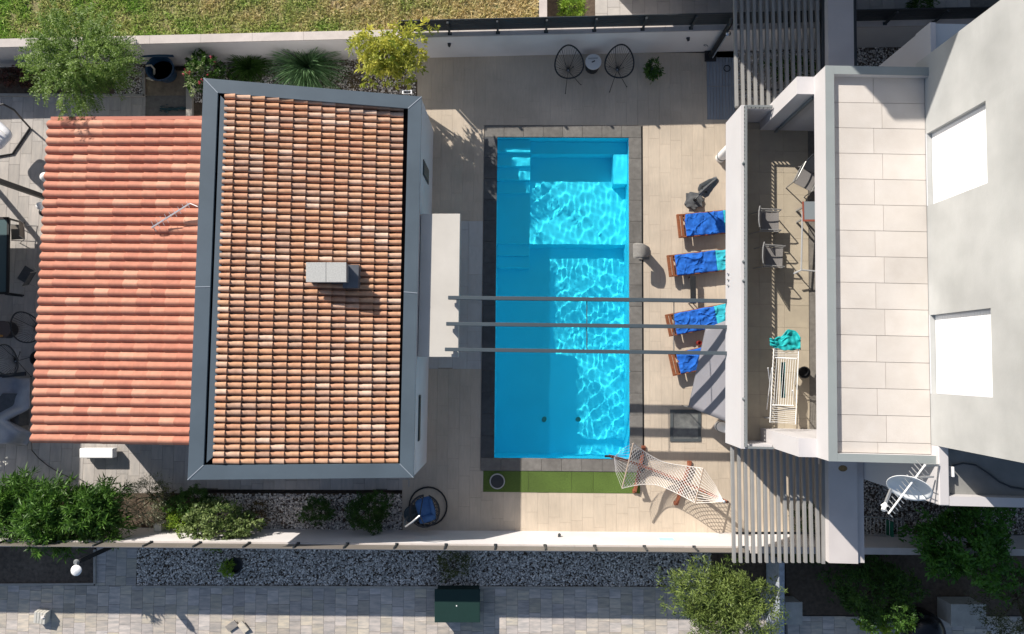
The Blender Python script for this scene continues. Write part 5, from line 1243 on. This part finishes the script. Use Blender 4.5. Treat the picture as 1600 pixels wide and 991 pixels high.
# blue tub and things by the north bed
c = P(262, 117, 0); t = thing("garden_tub", "dark blue plastic garden tub standing against the north wall beside pink flowers", "tub", c)
tb_m = mat("dark_blue_plastic", (.012, .045, .10), .35, spec=.5)
m = MB(); m.lathe([(.30, 0), (.42, .45), (.46, .47), (.46, .50), (.40, .49), (.30, .12), (0, .10)], c, 32, 1, .9); m.build("tub_body", tb_m, t, smooth=True)
m = MB(); m.lathe([(.0, .30), (.35, .30)], c, 24, 1, .9); m.build("water", mat("green_water", (.05, .09, .06), .1, spec=.8), t)
m = MB(); m.grid(lambda u, v: c+Vector(((u-.5)*1.05*(1-.25*v), .30+.16*v, .62+.10*v-.10*(2*u-1)**2*v)), 14, 6); o = m.build("lid", tb_m, t, smooth=True); s = o.modifiers.new("t", 'SOLIDIFY'); s.thickness = .03
m = MB(); m.tube([P(229, 122, .1), P(238, 124, .15), P(241, 118, .25), P(241, 108, .45), P(236, 102, .6), P(228, 103, .6)], [.03, .06, .04, .03, .03, .02], 8); tag(m.build("garden_hose_handle", mat("cream_plastic", (.55, .50, .40), .6)), "curved cream plastic hose handle lying left of the dark blue tub", "hose handle")
m = MB()
for k in range(26):
    x = 249+42*random.random()**1.2; y = 170+random.gauss(0, 1.2+2.5*(x < 262)); p = P(x, y, .02+.03*random.random()); m.tube([p, p+Vector((random.uniform(.05, .2), random.uniform(-.06, .06), .02))], .014, 4)
m.tube([P(250, 170, .04), P(270, 171, .04), P(290, 169, .04)], .03, 6); tag(m.build("old_broom", mat("dark_teal", (.02, .06, .07), .7)), "dark teal brush lying on the bare soil north of the pink tile roof", "brush")
c = hit(636, 143, wallq[3], Vector((-eX.y, eX.x, 0)) if False else eN); t = thing("floodlight", "small white framed floodlight sticking out at the north-east corner of the tiled house", "floodlight", P(638, 146, 2.2))
q = P(636, 144, 2.3); m = MB(); m.box(q, (.28, .10, .03)); m.build("housing", wm, t); m = MB(); m.box(q-Vector((0, .01, .012))+dz*.03, (.20, .06, .006)); m.build("lens", metal_d, t); m = MB(); m.bar(q, q-Vector((0, .25, .05)), .03, .03); m.build("arm", rail_m, t)

# ================================================================ STREET SIDE
c = P(182, 850, 0); t = thing("lamp_post", "black lamp post with a white round head beside the dry planting bed", "lamp post", P(176, 852, ZP))
lb = P(176, 853, ZP); th_ = P(115, 881, 2.15); lb = Vector((th_.x-.02, th_.y+.02, ZP)); lb = Vector((th_.x, th_.y, ZP)); t.location = lb; WLOC[t.name] = lb.copy()
m = MB(); m.box(lb+dz*1.05, (.17, .12, 2.1), rad(20)); m.build("post", metal_d, t)
m = MB(); m.lathe([(.06, 2.1), (.09, 2.15), (.05, 2.2)], lb, 14); m.build("collar", rail_m, t)
hd = P(120, 891, 2.2); m = MB(); m.lathe([(.05, -.05), (.13, -.02), (.15, .03), (.11, .07), (0, .09)], hd, 20); m.build("lamp_head", wm, t, smooth=True); m = MB(); m.tube([lb+dz*2.17, hd], .02, 6); m.build("arm", rail_m, t)
c = P(65, 963, .0); t = thing("stone_block", "pale grooved concrete block standing on the sunlit path at lower left", "block", P(66, 964, ZP))
bk = mat("pale_block", (.62, .60, .54), .85, var=.15, scale=8, bump=.4); R = Matrix.Rotation(rad(-8), 3, 'Z')
for i in range(4): m = MB(); m.box(P(66, 963, ZP+.13)+R @ Vector((-.135+.09*i, 0, 0)), (.082, .36, .24), R=R @ Matrix.Rotation(rad(8), 3, 'X')); m.build("rib", bk, t, bevel=.01)
m = MB(); m.box(P(66, 963, ZP+.06), (.34, .30, .11), rad(-8)); m.build("core", bk, t)
m = MB(); m.box(P(67, 964, ZP+.27), (.10, .07, .03), rad(20)); tag(m.build("pebble", peb_m), "tiny grey pebble lying on top of the grooved concrete block", "stone")
for k, (px, py, r, lab) in enumerate(((362, 978, 35, "broken paving slab tilted on the path, the left one of the pair"), (380, 980, -50, "broken paving slab leaning on the path, the right one of the pair"))):
    m = MB(); m.box(P(px, py, ZP+.06), (.34, .22, .035), R=Matrix.Rotation(rad(r), 3, 'Z') @ Matrix.Rotation(rad(12), 3, 'X')); tag(m.build("loose_paver", path_m), lab, "paving slab", "broken slabs on the path")
# green box
a = [P(679, 973, .42), P(750, 973, .42), P(750, 921, .42), P(679, 921, .42)]; t = thing("utility_box", "dark green utility box with a flat lid standing on the path beside the pebble bed", "utility box", P(715, 947, ZP))
gb = mat("dark_green_plastic", (.008, .033, .027), .6, var=.1, scale=4)
m = MB(); m.slab(inset(a, .05), ZP, .37); m.build("body", gb, t, bevel=.01); m = MB(); m.slab(a, .371, .42); ld = m.build("lid", gb, t, bevel=.012)
q = (a[0]+a[2])/2; m = MB(); m.lathe([(.02, 0), (0, .01)], Vector((q.x-.02, q.y, .42)), 10); m.build("lid_screw", wm, ld)
# meter boxes on the right
for (x0, x1, y0, y1, z, lab) in ((1227, 1254, 941, 976, .5, "pale grey meter box against the white gatepost at the bottom right"), (1486, 1541, 944, 979, .6, "larger white meter box under the dark tree at the bottom right")):
    a = [P(x0, y1, z), P(x1, y1, z), P(x1, y0, z), P(x0, y0, z)]; t = thing("meter_box", lab, "meter box", dn((a[0]+a[2])/2, ZP)); m = MB(); m.slab(inset(a, .03), ZP, z-.04); m.build("body", mat("meter_grey", (.50, .50, .47), .8, var=.2, scale=6), t); m = MB(); m.slab(a, z-.039, z); m.build("lid", mat("meter_lid", (.56, .56, .52), .8, var=.25, scale=4, grime=.3), t, bevel=.01)
m = MB(); m.slab([P(1217, 1000, .9), P(1226, 1000, .9), P(1226, 880, .9), P(1217, 880, .9)], ZP, .9); t = tag(m.build("gatepost", mat("blue_white_paint", (.50, .55, .62), .8, var=.35, scale=9), bevel=.01), "narrow pale wall end beside the olive tree at the bottom right", "low wall")
c = P(1452, 990, .5); t = thing("round_grill", "black domed round cover at the bottom edge under the dark shrub", "cover", dn(c, ZP)); m = MB(); m.lathe([(.55, .0), (.55, .5), (.45, .7), (.2, .8), (0, .82)], dn(c, ZP), 28); m.build("dome", mat("gloss_black", (.01, .01, .012), .2), t, smooth=True)
m = MB(); m.slab([P(1582, 868, .9), P(1680, 868, .9), P(1680, 853, .9), P(1582, 853, .9)], ZP, .9); tag(m.build("gatepost", wall_m), "short white wall end at the right edge below the villa", "low wall")
m = MB(); a = [P(244, 829, .35), P(256, 829, .35), P(256, 817, .35), P(244, 817, .35)]; m.slab(a, -.005, .5); tag(m.build("stone_block", mat("limestone", (.72, .68, .58), .85, var=.1), bevel=.012), "small upright white stone block in the planting bed against the sunlit south wall", "block")

# ================================================================ PLANTS
bark = mat("bark", (.13, .095, .065), .9, color2=(.08, .055, .04), scale=12, bump=.6)
lm_f = leaf_mat("feathery_leaf", (.07, .15, .02), (.26, .38, .08)); lm_y = leaf_mat("yellow_leaf", (.20, .27, .03), (.66, .62, .11)); lm_g = leaf_mat("blue_grass_leaf", (.06, .15, .05), (.20, .34, .15))
lm_o = leaf_mat("oleander_leaf", (.035, .095, .018), (.13, .27, .04)); lm_ol = leaf_mat("olive_leaf", (.05, .09, .02), (.23, .30, .075)); lm_d = leaf_mat("dark_leaf", (.025, .07, .012), (.09, .19, .03)); lm_s = leaf_mat("sage_leaf", (.13, .15, .08), (.34, .36, .24)); lm_c = leaf_mat("cream_leaf", (.12, .20, .05), (.38, .44, .22)); lm_l = leaf_mat("lime_leaf", (.12, .25, .02), (.34, .48, .06)); lm_p = leaf_mat("pink_petal", (.45, .03, .09), (.70, .16, .22))
def plant(name, label, cat, px, py, z, rpx, rz, m, mode, nclump, per, leaf, width, spread, base=None, stem=True, ry=None, r0=.05, nl=5, **k):
    c = P(px, py, z); s = (CAM_H-z)/FPX; rx = rpx*s; ryy = (ry or rpx)*s; b0 = dn(c, 0) if base is None else Vector(base)
    t = thing(name, label, cat, b0)
    crown("crown", m, c, (rx, ryy, rz), nclump, per, leaf, width, spread, mode, t, **k)
    if stem: trunk("trunk" if cat == "tree" else "stem", bark, b0, c, (rx*.8, ryy*.8, rz*.6), t, nl=nl, r0=r0, seed=int(px))
    return t
plant("feathery_tree", "feathery pale green tree leaning over the north wall at the upper left", "tree", 128, 92, 2.3, 62, .95, lm_f, 'frond', 640, 46, .095, .024, .52, base=dn(P(118, 132, 0), 0), ry=58, r0=.07, nl=7, lump=.38, hollow=.2)
plant("flowering_bush", "yellow-green rounded bush growing tall against the north wall beside the tiled house", "bush", 610, 88, 2.2, 64, .8, lm_y, 'tuft', 330, 18, .15, .05, .12, base=dn(P(612, 118, 0), 0), r0=.05, nl=8, ry=50, lump=.36, hollow=.15)
def grass_clump(name, label, px, py, n, L, m, w=.012, h=1.0, z0=0.0, r=.12, cat="ornamental grass"):
    c = P(px, py, z0); t = thing(name, label, cat, c); a = RNG.uniform(0, 6.283, n); el = RNG.uniform(.25, 1.3, n); d = np.stack([np.cos(a)*np.cos(el), np.sin(a)*np.cos(el), np.sin(el)*h], 1)
    b0 = np.array(c)+np.stack([np.cos(a)*r*RNG.uniform(0, 1, n), np.sin(a)*r*RNG.uniform(0, 1, n), np.zeros(n)], 1)
    ln = L*RNG.uniform(.5, 1.1, n); me = leaf_mesh("blades", b0, d, ln*.6, np.full(n, w), m, RNG.normal(.4, .2, n), .12); me.transform(Matrix.Translation(-c)); place("blades", me, t, c)
    b1 = b0+d*(ln*.5)[:, None]; d2 = d.copy(); d2[:, 2] -= .45; me = leaf_mesh("blade_tips", b1, d2, ln*.6, np.full(n, w*.9), m, RNG.normal(.62, .2, n), .3); me.transform(Matrix.Translation(-c)); place("blade_tips", me, t, c)
    return t
grass_clump("fountain_grass", "spiky grey-green fountain grass clump by the north wall, left of the yellow bush", 484, 108, 1500, 1.35, lm_g, .022)
grass_clump("fern", "dark green fine-leaved shrub between the fountain grass and the pink flowers", 392, 108, 900, .75, lm_d, .022, cat="shrub")
t = plant("rose_bush", "bush with pink flowers and pale leaves at the north-west corner of the tiled house", "bush", 318, 108, .8, 30, .45, lm_d, 'tuft', 120, 14, .11, .05, .08, r0=.03, ry=30)
crown("pale_shoot_leaves", lm_c, P(308, 118, 1.0), (.36, .5, .25), 40, 10, .10, .045, .06, 'tuft', t); crown("flower_heads", lm_p, P(312, 106, 1.15), (.55, .45, .1), 12, 9, .05, .045, .03, 'tuft', t)
plant("low_shrub", "low dark shrub with reddish leaves in the north bed left of the feathery tree", "shrub", 30, 122, .4, 38, .25, leaf_mat("red_dark_leaf", (.03, .03, .015), (.14, .05, .04)), 'tuft', 150, 12, .09, .04, .08, ry=16, r0=.02, stem=False)
plant("low_shrub", "low dark green shrub under the pink flowers by the grey roof corner", "shrub", 352, 128, .4, 22, .25, lm_d, 'tuft', 60, 12, .09, .04, .08, ry=14, r0=.02)
plant("low_shrub", "small brownish ground shrub in the shade below the yellow bush", "shrub", 560, 124, .3, 20, .2, leaf_mat("brown_leaf", (.06, .05, .02), (.16, .13, .06)), 'tuft', 50, 10, .08, .03, .08, ry=12, r0=.02)
c = P(1016, 119, 0); t = thing("potted_plant", "bushy green plant in a small grey-green pot on the shaded deck", "potted plant", c)
m = MB(); m.lathe([(.10, 0), (.16, .30), (.17, .31), (.14, .31), (.12, .25), (0, .25)], c, 20); m.build("pot", mat("grey_green_pot", (.14, .19, .18), .6), t, smooth=True); crown("leaves", lm_d, c+dz*.5, (.24, .26, .22), 60, 14, .10, .04, .07, 'tuft', t)
# oleander hedge and neighbours
for k, (px, py, rx, ry, z, rz, lab) in enumerate(((20, 790, 52, 42, 1.35, .6, "oleander bush with long green leaves at the far left end of the hedge"), (80, 805, 55, 50, 1.5, .65, "tall oleander bush in the middle of the green hedge, overhanging the south wall"), (148, 800, 52, 48, 1.4, .6, "oleander bush at the right end of the green hedge, next to the sage bush"))):
    plant("oleander_bush", lab, "bush", px, py, z, rx, rz, lm_o, 'tuft', 480, 15, .26, .038, .07, base=dn(P(px+8, min(py, 812), 0), 0), ry=ry, r0=.04, nl=7, up=.35, outward=.8, lump=.3, hollow=.1, group=None) if False else tag(plant("oleander_bush", lab, "bush", px, py, z, rx, rz, lm_o, 'tuft', 480, 15, .26, .038, .07, base=dn(P(px+8, min(py, 812), 0), 0), ry=ry, r0=.04, nl=7, up=.35, outward=.8, lump=.3, hollow=.1), group="oleander bushes of the hedge")
crown("blossoms", leaf_mat("white_petal", (.7, .7, .65), (.85, .85, .8)), P(3, 718, 1.0), (.25, .25, .1), 8, 8, .05, .05, .03, 'tuft', bpy.data.objects["oleander_bush"])
plant("sage_bush", "thin grey-green bush with wispy twigs beside the oleander hedge", "bush", 228, 782, .75, 36, .5, lm_s, 'tuft', 260, 10, .12, .016, .16, ry=36, r0=.03, nl=7, up=.5)
plant("sage_bush", "small olive-toned bush between the sage bush and the dark ball shrub", "bush", 252, 776, .7, 16, .35, leaf_mat("olive_dark", (.06, .08, .02), (.17, .18, .05)), 'tuft', 110, 12, .07, .02, .08, ry=20, r0=.03)
plant("ball_shrub", "dark round shrub in the shade at the south-west corner of the tiled house", "shrub", 298, 784, .6, 34, .4, lm_d, 'tuft', 420, 16, .07, .026, .07, ry=20, r0=.03)
plant("lime_shrub", "bright yellow-green low shrub in front of the sunlit south wall", "shrub", 282, 812, .5, 20, .3, lm_l, 'tuft', 120, 14, .09, .028, .07, ry=18, r0=.02)
plant("leafy_bush", "wide leafy bush with rounded pale leaves spilling over the south wall", "bush", 345, 818, 1.0, 52, .55, leaf_mat("round_leaf", (.07, .13, .03), (.26, .33, .12)), 'tuft', 520, 14, .09, .06, .09, base=dn(P(345, 812, 0), 0), ry=30, r0=.04, nl=7)
plant("low_shrub", "small orange-tinged shrub right of the wide leafy bush", "shrub", 400, 800, .4, 20, .25, leaf_mat("orange_leaf", (.05, .07, .02), (.22, .13, .05)), 'tuft', 60, 12, .08, .03, .07, ry=16, r0=.02)
plant("ball_shrub", "low dark green shrub alone in the middle of the shaded pebble bed", "shrub", 496, 797, .45, 24, .3, lm_d, 'tuft', 260, 16, .06, .024, .06, ry=20, r0=.02)
plant("ball_shrub", "rounded dark green shrub at the east end of the shaded pebble bed", "shrub", 575, 800, .6, 33, .45, lm_d, 'tuft', 620, 16, .065, .024, .06, ry=29, r0=.03)
c = P(372, 880, ZP); t = thing("potted_plant", "small green plant in a dark round pot on the street pebble bed", "potted plant", c)
m = MB(); m.lathe([(.16, 0), (.24, .25), (.25, .28), (.21, .28), (.18, .2), (0, .2)], c, 24); m.build("pot", metal_d, t, smooth=True); crown("leaves", lm_l, c+Vector((-.18, -.03, .42)), (.20, .20, .14), 50, 12, .10, .03, .06, 'tuft', t)
plant("street_bush", "sparse brown-green bush in the street pebble bed above the green box", "bush", 708, 882, .3, 26, .3, leaf_mat("olive_dark", (.06, .08, .02), (.17, .18, .05)), 'tuft', 110, 10, .09, .03, .10, base=P(708, 880, ZP), ry=22, r0=.02)
plant("olive_tree", "big silvery olive tree at the bottom right, between the path and the white gatepost", "tree", 1130, 942, 2.2, 84, 1.0, lm_ol, 'tuft', 1250, 17, .13, .026, .15, base=P(1140, 920, ZP), ry=60, r0=.11, nl=9, lump=.35, hollow=.1, outward=.7, up=.15)
plant("ball_shrub", "large round dark shrub in the shaded garden at the bottom right", "shrub", 1368, 925, .8, 58, .75, lm_d, 'tuft', 900, 16, .10, .035, .10, base=P(1365, 920, ZP), ry=46, r0=.06, nl=7)
plant("lime_shrub", "yellow-green shrub sprigs catching the sun at the bottom edge below the round dark shrub", "shrub", 1385, 975, .5, 50, .3, lm_l, 'tuft', 90, 10, .13, .06, .07, base=P(1385, 975, ZP), ry=12, r0=.02)
plant("fig_tree", "broad green tree in the shade between the villa's low roof and the garden", "tree", 1508, 848, 1.9, 80, .9, leaf_mat("mid_leaf", (.03, .10, .012), (.09, .24, .03)), 'tuft', 620, 14, .17, .06, .15, base=P(1500, 880, ZP), ry=60, r0=.08, nl=8, lump=.35)
plant("dark_tree", "thin brownish tree at the bottom right corner over the meter box", "tree", 1585, 945, 1.8, 60, .8, leaf_mat("dusk_leaf", (.04, .05, .02), (.10, .12, .05)), 'tuft', 380, 12, .09, .025, .14, base=P(1590, 930, ZP), ry=62, r0=.06, nl=8)
plant("yard_shrub", "bright green shrub in the neighbour's yard just beyond the black fence", "shrub", 893, 12, .7, 20, .4, lm_l, 'tuft', 130, 14, .13, .03, .08, ry=18, r0=.02)
plant("yard_shrub", "dark shrub in the shaded yard north of the villa", "shrub", 1440, 8, .7, 20, .4, lm_d, 'tuft', 90, 14, .12, .03, .08, ry=14, r0=.02)
plant("low_shrub", "dark leafy shrub in the shade below the north slatted pergola", "shrub", 1240, 108, .4, 40, .3, lm_d, 'tuft', 120, 12, .12, .04, .1, ry=20, r0=.02)
plant("low_shrub", "dark leafy shrub under the south slatted pergola near the wall", "shrub", 1262, 812, .5, 22, .35, lm_d, 'tuft', 80, 12, .14, .03, .09, ry=22, r0=.02)
plant("low_shrub", "dark shrub behind the wall beneath the slat ends of the south pergola", "shrub", 1250, 862, .3, 36, .3, lm_d, 'tuft', 130, 12, .10, .03, .09, base=P(1250, 868, ZP), ry=16, r0=.02)
